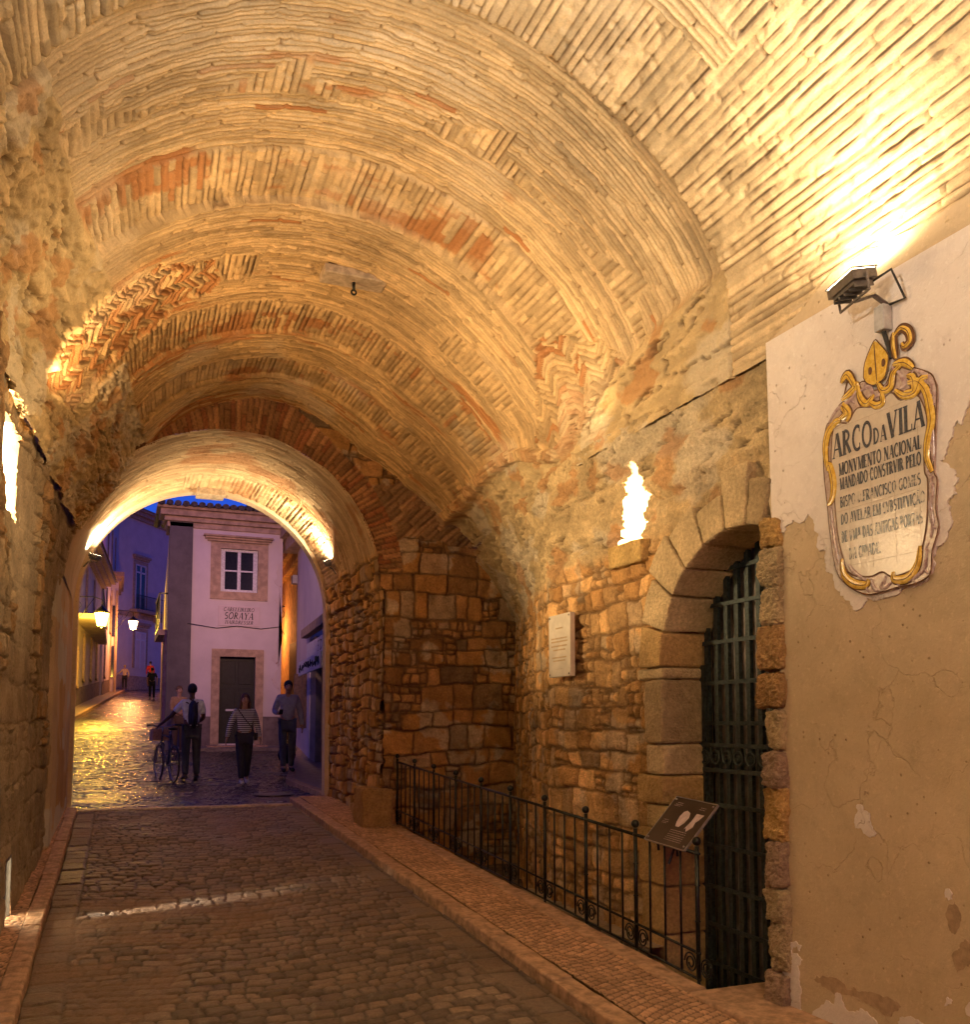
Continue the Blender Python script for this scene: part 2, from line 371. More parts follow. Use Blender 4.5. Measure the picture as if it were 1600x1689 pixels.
# ------------------------------------------------------------ the arched passage
passage = empty('arched_passage', (0, 0, 0), label='old vaulted passage with brick ceiling and rubble stone walls', cat='archway')
CX, CZ = 1.35, 3.4
def Rxr(Y, z):     # right wall X
    t = np.clip((Y-6.7)/3.7, 0, 1)
    lean = np.clip((z-3.05)/1.15, 0, 1)
    return 3.3 + t*(1.33 - .85*lean)
def Lxl(Y, z):
    a = -.65+.045*np.clip((Y-6.7)/3, 0, 1.5)
    return a + .16*np.clip((z-3.0)/.9, 0, 1)*np.clip((Y-7)/3.4, 0, 1)
TH = np.array([0, 10, 18.6, 33, 50.5, 74, 87, 106, 125, 147, 160, 168, 182.])
RF = np.array([3.05, 2.76, 2.54, 2.25, 2.06, 2.13, 2.10, 1.98, 1.84, 1.66, 1.72, 1.84, 1.8])
BANDS = [(-9, 3.42, 'L', 0), (3.42, 3.62, 'T', .02), (3.62, 4.3, 'L', 0), (4.3, 4.92, 'T', -.10), (4.92, 5.40, 'Z', -.085), (5.40, 5.95, 'T', -.09),
         (5.95, 6.48, 'L', -.06), (6.48, 7.2, 'T', .0), (7.2, 7.62, 'Q', -.02), (7.62, 8.05, 'T', -.02), (8.05, 8.62, 'L', -.01), (8.62, 9.25, 'T', .03), (9.25, 9.7, 'L', .02), (9.7, 11, 'T', .06)]
def brick_vault_field(S, Y, th):
    """S arc length, Y along the passage, th degrees. returns height, colour, step"""
    wv = .006*(fbm(S*2.2, Y*2.2, 3, 77)-.5)
    dL = courses(Y, S+wv, .050, .34, 21, .14, .35, .008, 4)
    dT = courses(S, Y+wv, .037, .34, 22, .14, .35, .006, 4)
    def soft(t):     # end joints are far shallower than the bed joints
        d_ = np.minimum(t[4], t[5]*1.6+.003*(t[2] > .5)); return (d_,)+t[1:]
    dL = soft(dL); dT = soft(dT)
    kind = np.zeros(Y.shape, int); step = np.zeros(Y.shape)
    wob = .06*(fbm(S*.7, Y*0+3, 3, 8)-.5)+.05*(fbm(np.floor(S/.12)*.9, np.floor(Y/.05)*.9, 2, 12)-.5)
    Yw = Y+wob
    for (a, b, k, s) in BANDS:
        m_ = (Yw >= a) & (Yw < b); step = np.where(m_, s if a > 4 or k == 'L' else s*((th > 50) & (th < 130)), step)
        if k == 'L': kk = np.zeros(Y.shape, int)
        elif k == 'T': kk = np.ones(Y.shape, int) if a > 4 else ((th > 50) & (th < 130)).astype(int)
        elif k == 'Z':      # saw-tooth patches of lengthwise bricks let into the arcs
            blk = np.floor(S/.62); fr = S/.62-blk
            kk = ((Yw-a) < (.10+.42*np.where(blk % 2 == 0, fr, 1-fr*.5))).astype(int)
        else:
            kk = (np.abs(th-95) < 20).astype(int)*0 + (fbm(S*1.1, Y*.2, 2, 30) > .55).astype(int)
        kind = np.where(m_, kk, kind)
    # herringbone flanks over the slit windows
    ero0 = fbm(np.floor(S/.10)*.7, np.floor(Y/.12)*.7, 2, 14)
    hb = (Y > 5.6) & (Y < 8.2) & ((th+6*(ero0-.5) < 38-np.abs(Y-6.3)**1.6*22) | ((th+10*(ero0-.5) > 108+np.abs(Y-7.55)**2*60) & (np.abs(Y-7.55+.05*(ero0-.5)) < .52)))
    q = .34; u = Y/(q/2); ui = np.floor(u); uf = u-ui; v = S+np.where(ui % 2 == 0, uf, 1-uf)*q*.32
    vi = np.floor(v/.052); vf = (v/.052-vi)*.052; hr = lambda k: _lat[(ui*7+k).astype(int) & 255, (vi*13+k*5).astype(int) & 255]
    dh = np.minimum(np.minimum(vf, .052-vf), np.minimum(uf, 1-uf)*q*.9)
    dH = (dh, hr(1), hr(2), hr(3), dh)
    zz = kind.astype(float)
    sel = lambda i: np.where(hb, dH[i], np.where(kind == 0, dL[i], dT[i]))
    d, r1, r2, r3, db = sel(0), sel(1), sel(2), sel(3), sel(4)
    ero = fbm(S*9, Y*9, 4, 40)
    deep = .55+.9*fbm(S*.9, Y*.9, 3, 41)
    prof = sst(d, .0005, .0085)
    H = .024*prof*deep + .014*(r1-.5)*prof + .022*(ero-.5) - .012*sst(fbm(S*14, Y*14, 2, 66), .68, .8) + .05*(fbm(S*.8, Y*.8, 3, 42)-.5)
    H = H*np.where(hb, 1.9, 1.0)
    far = np.clip((Y-4.3)/5, 0, 1)
    c = lerp(np.array([.55, .43, .265]), np.array([.51, .33, .145]), far[..., None])
    c = c*(.72+.56*r2[..., None])*(.8+.4*fbm(S*22, Y*22, 3, 57))[..., None]
    red = sst(fbm(S*.9, Y*3.4, 4, 51), .66-.13*far, .72-.08*far)*(r3 > .35)*(Y > 4.6)
    red = np.maximum(red, (r3 > .992)*(Y > 4.5)*1.0); red = np.where(hb, (r3 > np.where(th > 90, .45, .84))*.9, red)
    c = mixc(c, np.array([.40, .15, .045]), red*.75)
    c = mixc(c, np.array([.62, .50, .34]), .5*sst(fbm(S*1.2, Y*1.2, 4, 55), .55, .7))
    c = mixc(c, np.array([.17, .09, .035]), .7*(1-sst(d, .0005, .006)))
    return H, c, step + np.where(hb, -.04, 0)
def rubble(a, b, seed, h=.2, w=.27, amp=.035, base=(.45, .26, .10), smooth=0, ragged=.06, dark=(.115, .065, .03)):
    a0, b0 = a, b; a = a0+.05*(fbm(a0*6, b0*6, 3, seed+31)-.5); b = b0+.055*(fbm(a0*5, b0*5, 3, seed+33)-.5)
    d, r1, r2, r3, db, da = courses(a, b, h, w, seed, .38, .5, ragged, 1.6)
    small = courses(a, b, h*.48, w*.42, seed+70, .3, .5, ragged*.6, 3)
    pick = r3 > .74
    d = np.where(pick, np.minimum(d, small[0]), d); r1 = np.where(pick, small[1], r1); r2 = np.where(pick, small[2], r2)
    top = sst(d, .003, .017)
    H = amp*top + amp*1.1*(r1-.5)*top + .055*(fbm(a*8, b*8, 5, seed+3)-.5) + .05*(fbm(a*1.1, b*1.1, 3, seed+4)-.5) + .012*(fbm(a*24, b*24, 2, seed+8)-.5)
    c = col3(base, a.shape)*(.6+.75*r2[..., None])
    c = mixc(c, np.array([.42, .21, .06]), .6*(r1 > .72)); c = mixc(c, np.array([.50, .42, .30]), np.maximum(.35*(r1 < .12), .6*sst(fbm(a*3.4, b*3.4, 4, seed+6), .60, .68)))
    c = mixc(c, np.array([.16, .13, .09]), .5*((r1 > .5) & (r1 < .57)))
    c = c*(.72+.56*fbm(a*11, b*11, 4, seed+12))[..., None]
    c = mixc(c, np.array(dark), .8*(1-sst(d, .004, .018)))
    return H, c
def crumbly(a, b, seed, base=(.47, .36, .20)):
    """eroded rubble rendered over: layered, cracked, no clear blocks"""
    w1 = fbm(a*2.2+.8*b, b*7, 5, seed); w2 = fbm(a*5, b*16, 4, seed+2); rid = 1-np.abs(2*fbm(a*1.6+b, b*5.5, 4, seed+4)-1)
    H = .075*(w1-.5)+.07*(w2-.5)-.05*sst(rid, .96, .995)+.05*(fbm(a*20, b*24, 4, seed+5)-.5)+.04*(fbm(a*1.1, b*1.3, 2, seed+6)-.5)
    c = col3(base, a.shape)*(.62+.75*w2)[..., None]; c = mixc(c, np.array([.55, .49, .38]), .6*sst(fbm(a*2, b*3, 4, seed+7), .52, .62))
    c = mixc(c, np.array([.40, .18, .06]), .55*sst(fbm(a*3, b*4, 4, seed+8), .60, .66)); c = mixc(c, np.array([.13, .075, .035]), .8*sst(rid, .965, .995))
    return H, c
# vault surface
def vault_mesh(name, ys, n_th, m, th0=10.5, th1=168.5):
    th = np.radians(np.linspace(th0, th1, n_th)); T, Y = np.meshgrid(th, ys)
    D = np.degrees(T); co, si = np.cos(T), np.sin(T)
    far = np.clip((Y-6.0)/4.4, 0, 1)
    Rb = np.where(Y < 4.3, 2.15, 2.17)
    near = np.minimum(Rb, np.where(co > 0, 1.95/np.maximum(co, .01), 2.0/np.maximum(-co, .01)))
    rr = lerp(near, np.interp(D, TH, RF), far)
    S = T*2.15
    H, c, st = brick_vault_field(S, Y, D)
    z = CZ+rr*si
    # rubble haunches where brick has not begun yet
    zr = np.where(Y < 4.3, 3.0, 4.43-.25*np.clip((Y-5.6)/4, 0, 1))
    zr = np.where((D < 90), zr - .42*np.exp(-((Y-6.6)/.9)**2), zr+.12*far-.1)
    zr = np.where((D > 90) & (Y < 4.3), 3.0, zr)
    Hs, cs = crumbly(Y, S, 61)
    k = sst(zr-z, -.03, .05)
    thb = np.interp(Y, [4.28, 4.32, 4.5, 5.5, 6.2, 7.0, 7.12, 8.05, 8.2, 10.4], [168, 151, 141.5, 139.5, 136.5, 134, 157, 153, 133, 130])
    k = np.where(D > 90, np.where(Y > 4.28, sst(D-thb+3*(fbm(Y*4, S*4, 3, 15)-.5), -.6, .9), k), k)
    cs = np.where((D > 90)[..., None], cs*1.12, cs)
    H = lerp(H, Hs+.03*(D > 90), k); c = lerp(c, cs, k[..., None]); st = st*(1-k)
    led = (np.abs(z-zr-.05) < .055)*(D < 60)*(Y > 6.0); st = st+led*.05; c = mixc(c, np.array([.36, .17, .07]), led*.45*sst(fbm(Y*9, S*3, 2, 19), .4, .55)); H = H+led*.03*sst(fbm(Y*11, S*14, 2, 18), .35, .55)
    r2 = rr - st - H*1.0 + .012
    P = np.stack([CX+r2*co, Y, CZ+r2*si], -1)
    return grid(name, P, c, m, passage, flip=True)
ys = np.concatenate([np.arange(2.0, 4.3, .013), np.arange(4.3, 10.42, .0088)])
vault_mesh('vault', ys, 520, M['brick'])
# coarse run of the same vault behind the viewpoint
vault_mesh('vault', np.arange(-6, 2.03, .07), 110, M['brick'])
# walls
def wall(name, side, y0, y1, z0, z1, dy, dz, m, keepfn=None, seed=71, plaster=False, **kw):
    Y, Z = np.meshgrid(np.linspace(y0, y1, int((y1-y0)/dy)+1), np.linspace(z0, z1, int((z1-z0)/dz)+1))
    H, c = rubble(Y, Z, seed, **kw)
    if side > 0:
        # coursing gives way to rough rendered rubble above door height, plastered footing below
        H2, c2 = crumbly(Y, Z, seed+5)
        k = sst(Z+.25*(fbm(Y*1.5, Z*1.5, 3, 90)-.5), 2.82, 3.0); k = np.where(Y < 5.7, np.maximum(k*.8, sst(Z, 3.2, 3.35)), k)
        H = lerp(H, H2, k); c = lerp(c, c2, k[..., None])
        k = sst(Y+.3*(fbm(Z*2, Y*2, 3, 92)-.5), 4.25, 4.15)*sst(Z, 3.80, 3.84)
        Hb, cb, _ = brick_vault_field((Z-3.84)+.4, Y, Z*0+10)
        H = lerp(H, Hb, k); c = lerp(c, cb, k[..., None])
        X = Rxr(Y, Z) - H + .02
    else:
        wear = sst(fbm(Y*.9, Z*.7, 4, 95)-.22*(2.9-Z)*.5, .42, .60)   # smeared render low down
        H = H*(.45+.8*wear); c = lerp(col3((.34, .27, .19), Y.shape)*(.75+.5*fbm(Y*2, Z*2, 4, 97))[..., None], c, wear[..., None]*.8)
        kk = np.exp(-((Y-6.45)/.7)**2-((Z-3.45)/.55)**2); H = H*(1-.85*kk)-.03*kk
        X = Lxl(Y, Z) + H - .02
    P = np.stack([X, Y, Z], -1)
    kp = None
    if keepfn is not None:
        yc = (Y[:-1, :-1]+Y[1:, 1:])/2; zc = (Z[:-1, :-1]+Z[1:, 1:])/2; kp = keepfn(yc, zc)
    return grid(name, P, c, m, passage, kp, flip=(side < 0))
def rag(y, z, a=.03): return a*(fbm(y*9, z*9, 3, 33)-.5)
def keep_r(y, z):
    yy = y+rag(y, z, .05); zz = z+rag(z, y, .05)
    door = (np.abs(yy-4.25) < .87) & (zz < 2.1) | ((yy-4.25)**2+(zz-2.1)**2 < .87**2)
    stp = np.floor(z/.065); wdt = .10+.05*np.clip((3.6-zz)/.5, 0, 1)+.055*(_lat[(stp*7).astype(int) & 255, 3]-.5)+rag(z*2, y, .02)
    slit = (np.abs(yy-5.42-.03*np.sin(zz*9)) < wdt-.10*sst(zz, 3.42, 3.58)) & (zz > 2.98) & (zz < 3.60)
    return ~(door | slit)
wall('right_wall', 1, 3.80, 10.44, -.5, 3.86, .0135, .0135, M['stone'], keep_r, 71, h=.165, w=.20, amp=.026, base=(.60, .365, .155), dark=(.20, .11, .045))
def keep_l(y, z):
    yy = y+rag(y, z, .08)
    return ~((np.abs(yy-6.64) < .36) & (z > 3.12) & (z < 3.72+rag(y, z, .1))) & ~((np.abs(y-7.12) < .16) & (z > .36) & (z < .80))
wall('left_wall', -1, 2.0, 10.44, -.2, 3.86, .014, .0145, M['stone'], keep_l, 171, h=.24, w=.34, amp=.03, base=(.40, .31, .20))
# plain continuations behind the viewpoint
mb = MB(); mb.box((3.3, -6, -1), (3.5, 3.8, 3.95)); o = mb.build('right_wall', M['ochre'], passage); o['label'] = 'ochre plaster wall'
mb = MB(); mb.box((-.9, -6, -1), (-.65, 2.02, 3.95)); mb.build('left_wall', M['cream'], passage)
# niches behind the slit windows, lamp inside each
M['niche'] = mat('niche_stone', (.62, .52, .36), .9, nscale=12, var=.2, bump=.4)
def niche(side, y, z0, z1, w, depth=.42):
    x0 = 3.36 if side > 0 else -.668; x1 = x0+side*depth
    vs = [(x0, y-w, z0), (x0, y+w, z0), (x0, y+w, z1), (x0, y-w, z1), (x1, y-w*.8, z0+.05), (x1, y+w*.8, z0+.05), (x1, y+w*.8, z1), (x1, y-w*.8, z1)]
    mesh_obj('window_niche', vs, [(4, 5, 6, 7), (0, 1, 5, 4), (1, 2, 6, 5), (2, 3, 7, 6), (3, 0, 4, 7)], M['niche'], passage)
niche(1, 5.42, 2.9, 3.80, .34); niche(-1, 6.62, 2.95, 4.05, .56)
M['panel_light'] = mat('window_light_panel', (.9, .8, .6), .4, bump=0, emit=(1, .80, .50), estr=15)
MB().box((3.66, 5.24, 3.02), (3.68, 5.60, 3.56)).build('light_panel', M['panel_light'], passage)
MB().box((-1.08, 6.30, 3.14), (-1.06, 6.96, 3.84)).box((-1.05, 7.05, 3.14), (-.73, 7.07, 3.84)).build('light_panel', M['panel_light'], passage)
MB().box((1.50, 7.20, 5.445), (2.04, 7.42, 5.52)).build('ceiling_slab', M['pale_stone'], passage, bevel=.01)
MB().box((3.235, 5.20, 2.83), (3.5, 5.64, 2.985)).mark((.52, .36, .14)).build('window_sill', M['stone'], passage, bevel=.015); rough(bpy.data.objects['window_sill'], .02, .12)
# end wall round the way out
EC, EZ, ER = 1.17, 3.32, 1.71
def endwall():
    X, Z = np.meshgrid(np.arange(-.75, 4.75, .0145), np.arange(-.3, 5.68, .0145))
    H, c = rubble(X, Z, 201, h=.23, w=.31, amp=.04, base=(.36, .19, .07), ragged=.06)
    rad = np.hypot(X-EC, Z-EZ); ang = np.arctan2(Z-EZ, X-EC)
    dR = courses(rad, ang*1.9, .062, .34, 31, .15, .3, .01, 3)
    lim = ER+.30+.25*sst(ang, .9, 1.5)
    k = ((rad < lim) & (Z > EZ+.25)).astype(float)
    Hr = .03*sst(dR[0], .002, .016)+.018*(dR[1]-.5)+.01
    cr = col3((.40, .20, .085), X.shape)*(.65+.6*dR[2][..., None]); cr = mixc(cr, np.array([.33, .10, .04]), .6*(dR[3] > .6))
    cr = mixc(cr, np.array([.12, .06, .03]), .7*(1-sst(dR[0], .002, .009)))
    # second patch of slanting bricks on the haunch
    dS = courses(X*.74+Z*.67, Z*.74-X*.67, .07, .5, 33, .2, .3, .02, 3)
    k2 = (fbm(X*1.4, Z*1.4, 3, 35) > .52) & (X > 2.4) & (Z > 3.9) & (rad > lim)
    Hs = .035*sst(dS[0], .002, .02)+.02*(dS[1]-.5); cs = col3((.36, .21, .10), X.shape)*(.6+.6*dS[2][..., None])
    H = np.where(k2, Hs, H); c = np.where(k2[..., None], cs, c)
    H = lerp(H, Hr, k); c = lerp(c, cr, k[..., None])
    P = np.stack([X, 10.42-H+.02, Z], -1)
    xc = (X[:-1, :-1]+X[1:, 1:])/2; zc = (Z[:-1, :-1]+Z[1:, 1:])/2
    inside = ((np.hypot(xc-EC, zc-EZ) < ER+rag(xc, zc, .02)) & (zc > EZ-.02)) | ((zc <= EZ) & (xc > -.58) & (xc < 2.93+rag(xc*.5, zc, .06)))
    grid('end_wall', P, c, M['stone'], passage, ~inside, flip=True)
endwall()
# exit arch: intrados with its jambs
def exitarch():
    y = np.arange(10.38, 13.34, .016)
    zj = np.arange(-.2, EZ, .016); n = len(zj)
    xr = 2.92+0*zj; seg_r = np.stack([xr, zj], -1)
    a = np.linspace(0, math.pi, 330); arc = np.stack([EC+ER*np.cos(a), EZ+ER*np.sin(a)], -1)
    prof = np.concatenate([seg_r, arc]); nrm = np.concatenate([np.stack([np.ones(n), np.zeros(n)], -1), np.stack([np.cos(a), np.sin(a)], -1)])
    s = np.concatenate([zj-EZ, a*ER]); S, Y = np.meshgrid(s, y)
    dT = courses(S, Y, .042, .28, 41, .15, .4, .008, 3); dL = courses(Y, S, .055, .25, 42, .15, .4, .01, 3)
    k = (Y > 12.3+.12*np.sin(S*3)) & (S < 3.1)
    d = np.where(k, dL[0], dT[0]); r1 = np.where(k, dL[1], dT[1]); r2 = np.where(k, dL[2], dT[2])
    H = .018*sst(d, .001, .010)+.012*(r1-.5)+.014*(fbm(S*6, Y*6, 4, 44)-.5)
    c = col3((.52, .37, .21), S.shape)*(.76+.45*r2[..., None]); c = mixc(c, np.array([.38, .16, .06]), .6*sst(fbm(S*2, Y*2, 4, 45), .62, .72))
    c = mixc(c, np.array([.30, .18, .09]), .5*(1-sst(d, .001, .006)))
    Hs, cs = rubble(Y, S, 47, h=.17, w=.2, amp=.035, base=(.46, .27, .10), ragged=.07)
    k = sst(S+.12*(fbm(Y*3, S*3, 2, 48)-.5), .52, .35)
    H = lerp(H, Hs, k); c = lerp(c, cs, k[..., None])
    # pale plaster on the left side
    kp = sst(S+.3*(fbm(Y*2, S*2, 3, 49)-.5)+.16*(Y-11.8), 4.45, 4.6); H = lerp(H, .01*fbm(S*4, Y*4, 3, 46), kp)
    c = lerp(c, col3((.52, .41, .28), S.shape)*(.85+.3*fbm(S*3, Y*3, 3, 50))[..., None], kp[..., None])
    NX = nrm[None, :, 0]; NZ = nrm[None, :, 1]
    P = np.stack([prof[None, :, 0]-NX*(H-.015), Y, prof[None, :, 1]-NZ*(H-.015)], -1)
    grid('exit_arch', P, c, M['brick'], passage, flip=True)
    # left jamb: plastered, base meets the left pavement
    Y2, Z2 = np.meshgrid(np.arange(9.7, 13.34, .018), np.arange(-.1, EZ+.02, .018))
    H = .016*(fbm(Y2*.9, Z2*2.2, 4, 52)-.5)+.02*(fbm(Y2*.5, Z2*.9, 3, 53)-.5)
    c = col3((.50, .385, .27), Y2.shape)*(.85+.3*fbm(Y2*2, Z2*2, 3, 54))[..., None]
    c = mixc(c, np.array([.42, .26, .12]), .75*sst(fbm(Y2*.9, Z2*1.6, 5, 57), .54, .57)); c = mixc(c, np.array([.52, .52, .49]), .8*sst(fbm(Y2*1.1, Z2*2.2, 5, 58), .60, .62))
    ew = sst(Y2+.25*(fbm(Z2*2, Y2, 3, 59)-.5), 9.9, 10.0)*.028
    P = np.stack([-.575+.0045*(Y2-9.7)+H*ew/.028-(.028-ew)*3, Y2, Z2], -1)
    grid('left_jamb', P, c, M['brick'], passage, flip=True)
exitarch()
# cream rim on the outer edge of the exit arch, and the outer face above it
def rim(r0, r1, y0, y1, m, name, zb=.5, jl=-.555, jr=2.89):
    pts = []
    for r in (r0, r1):
        e = r-ER; P = [(jr+e, zb)]+[(EC+r*math.cos(a), EZ+r*math.sin(a)) for a in np.linspace(0, math.pi, 60)]+[(jl-e, zb)]
        pts.append(P)
    poly = pts[0]+pts[1][::-1]; mb = MB(); n = len(pts[0])
    vs = [(x, y0, z) for x, z in pts[0]]+[(x, y0, z) for x, z in pts[1]]+[(x, y1, z) for x, z in pts[0]]+[(x, y1, z) for x, z in pts[1]]
    fs = []
    for i in range(n-1):
        fs += [(i, i+1, n+i+1, n+i), (2*n+i, 3*n+i, 3*n+i+1, 2*n+i+1), (i, 2*n+i, 2*n+i+1, i+1), (n+i, n+i+1, 3*n+i+1, 3*n+i)]
    mb.add(vs, fs); return mb.build(name, m, passage)
rim(ER-.045, ER+.02, 13.22, 13.42, M['cream'], 'arch_rim')
rim(ER+.02, ER+4.5, 13.36, 13.46, M['cream'], 'outer_face', zb=-.5)
MB().box((.98, 13.12, 4.93), (1.36, 13.44, 5.035)).build('keystone', M['pale_stone'], passage, bevel=.01)
# corner guard stone at the foot of the pier
mb = MB(); mb.box((2.64, 10.22, .2), (3.0, 10.66, .98)).mark((.34, .20, .08)); mb.box((2.76, 10.67, .2), (3.0, 11.05, .80)).mark((.30, .19, .09)); mb.box((2.8, 11.06, .2), (3.0, 11.5, .72)).mark((.36, .22, .1))
rough(mb.build('guard_stone', M['stone'], passage, bevel=.03), .05, .2)
# pier face hidden side and footing of the right wall
def footing():
    Y, Z = np.meshgrid(np.arange(5.02, 7.2, .016), np.arange(-.35, .325, .016))
    H, c = rubble(Y, Z, 301, h=.22, w=.4, amp=.02, base=(.30, .25, .19)); P = np.stack([3.17-H, Y, Z], -1)
    grid('footing', P, c, M['stone'], passage)
    Y, X = np.meshgrid(np.arange(5.02, 7.2, .02), np.linspace(3.16, 3.36, 12))
    P = np.stack([X, Y, .325+0*X+.02*(fbm(X*9, Y*5, 3, 3)-.5)], -1); grid('footing', P, col3((.36, .28, .19), X.shape), M['stone'], passage)
footing()
# doorway surround: big sandstone blocks with deep reveals
def doorway():
    d = empty('doorway_surround', (3.3, 4.52, 0)); d.parent = passage; d.location = (3.3, 4.52, 0)
    T = lambda x, y, z: (x-3.3, y-4.52, z)
    rr = random.Random(4); mb = MB(); yc, zc, r = 4.25, 2.10, .765
    pal = [(.50, .36, .18), (.44, .29, .12), (.52, .40, .23), (.40, .30, .17), (.50, .33, .14)]
    # far jamb blocks
    z = -.4
    for h in (.42, .38, .30, .36, .155, .19, .20, .42, .34):
        w = rr.choice([.20, .26, .30]); x0 = 3.27-rr.uniform(0, .018)
        a, b = yc+r, yc+r+w
        mb.box(T(x0, a-rr.uniform(0, .012), z+.004), T(3.64, b, min(z+h-.004, 2.10))).mark(rr.choice(pal)); z += h
        if z > 2.05: break
    # voussoirs
    ang = 0
    cuts = [0, 17, 35, 51, 68, 84, 98, 109]
    for i in range(7):
        a0, a1 = R(cuts[i]+.5), R(cuts[i+1]-.5); ro = r+rr.choice([.24, .30, .36])+rr.uniform(-.02, .02)
        poly = [(yc+r*math.cos(a), zc+r*math.sin(a)) for a in np.linspace(a0, a1, 5)]+[(yc+ro*math.cos(a), zc+ro*math.sin(a)) for a in np.linspace(a1, a0, 3)]
        x0 = 3.265-rr.uniform(0, .02)
        mb.prism(poly, lambda p, dd: T(dd, p[0], p[1]), 3.64, x0).mark(rr.choice(pal))
    rough(mb.build('stone_block', M['stone'], d, bevel=.018), .012, .16)
    # rough rounded blocks of the near jamb
    z = -.3; mb = MB()
    for h in (.30, .24, .20, .26, .18, .24, .28, .20, .22, .20, .25, .20, .22, .16):
        y1 = (3.96 if 1.25 < z < 1.55 else 4.03)+rr.uniform(-.045, .045); x0 = 3.245-rr.uniform(0, .03)
        mb.box(T(x0, 3.86, z+.004), T(3.62, y1, z+h-.004)).mark(rr.choice([(.44, .28, .10), (.42, .33, .19), (.30, .21, .14), (.45, .30, .16), (.36, .22, .09)])); z += h
        if z > 2.78: break
    rough(mb.build('jamb_stone', M['stone'], d, bevel=.022), .05, .10)
doorway()
# iron gate in the doorway
def gate():
    g = empty('gate', (3.6, 4.52, 0)); g.parent = passage
    T = lambda x, y, z: (x-3.6, y-4.52, z)
    for i in range(10):
        y = 4.02+i*.106; mb = MB(); zt = 2.10+math.sqrt(max(.02, .77**2-(y-4.25)**2))
        mb.box(T(3.585, y-.019, -.1), T(3.612, y+.019, zt)); mb.build('bar', M['gate_iron'], g)
    for z in (.02, .22, .46, .70, .96, 1.22, 1.74, 2.0, 2.26, 2.5, 2.72):
        MB().box(T(3.574, 4.0, z-.013), T(3.584, 5.05, z+.013)).build('rail', M['gate_iron'], g)
    for z in (1.44, 1.60): MB().box(T(3.566, 4.0, z-.014), T(3.584, 5.05, z+.014)).build('rail', M['gate_iron'], g)
    mb = MB()
    for i in range(9):
        y = 4.06+i*.115; mb.ring(T(3.568, y, 1.52), .042, .008, 'x', 18, 5); mb.ring(T(3.568, y, 1.52), .018, .006, 'x', 10, 4)
        mb.tube([T(3.568, y+.057, 1.455), T(3.568, y+.045, 1.52), T(3.568, y+.057, 1.585)], .006, 5)
    mb.build('scroll_band', M['gate_iron'], g, True)
    MB().box(T(3.57, 4.98, -.1), T(3.63, 5.03, 2.12)).build('post', M['gate_iron'], g)
    mb = MB()
    for i in range(8): mb.box(T(3.68, 3.95+i*.145, -.3), T(3.70+.004*(i % 2), 3.95+i*.145+.138, 2.95))
    mb.build('backing_board', M['gate_board'], g, bevel=.004)
gate()
MB().box((-1.7, 2.0, -1), (-1.3, 10.4, 5)).build('leak_backing', M['quoin'], passage)  # unseen boxes added to stop sky leaking through gaps in the wall sheets
MB().box((-1.7, 10.5, -1), (-.80, 13.3, 6.2)).build('leak_backing', M['quoin'], passage)
MB().box((3.03, 10.56, -1), (5.6, 13.3, 6.2)).build('leak_backing', M['quoin'], passage)
MB().box((3.43, 5.04, -.6), (4.2, 5.5, 2.84)).build('leak_backing', M['quoin'], passage)
MB().box((3.6, 3.7, -.6), (4.2, 3.96, 3.3)).box((3.72, 3.9, -.6), (4.2, 5.2, 3.3)).build('leak_backing', M['quoin'], passage)
# near plastered wall with its peeling layers
WX = 3.285
def jag(poly, amp, it=3, seed=1, closed=True):
    rr = random.Random(seed); P = list(poly)
    for k in range(it):
        Q = []
        for i in range(len(P)):
            a = P[i]; b = P[(i+1) % len(P)]; Q.append(a); L = math.hypot(b[0]-a[0], b[1]-a[1])
            if L < .012 or (i == len(P)-1 and not closed): continue
            t = rr.uniform(.35, .65); n = (-(b[1]-a[1])/L, (b[0]-a[0])/L); o = rr.gauss(0, amp)*L
            Q.append((a[0]+(b[0]-a[0])*t+n[0]*o, a[1]+(b[1]-a[1])*t+n[1]*o))
        P = Q
    return P
def plate(name, poly, x0, x1, m, parent=None, bevel=0):
    return MB().prism(poly, lambda p, d: (d, p[0], p[1]), x1, x0).build(name, m, parent, bevel=bevel)
edge = jag([(3.935, 3.84), (3.93, 2.71), (3.92, 2.5), (3.925, 2.29), (3.93, 1.6), (3.90, 1.25), (3.90, .75), (3.93, .62), (3.93, -.5), (2.0, -.5), (2.0, 3.84)], .05, 4, 3)
plate('ochre_plaster', edge, WX, 3.45, M['ochre'], passage)
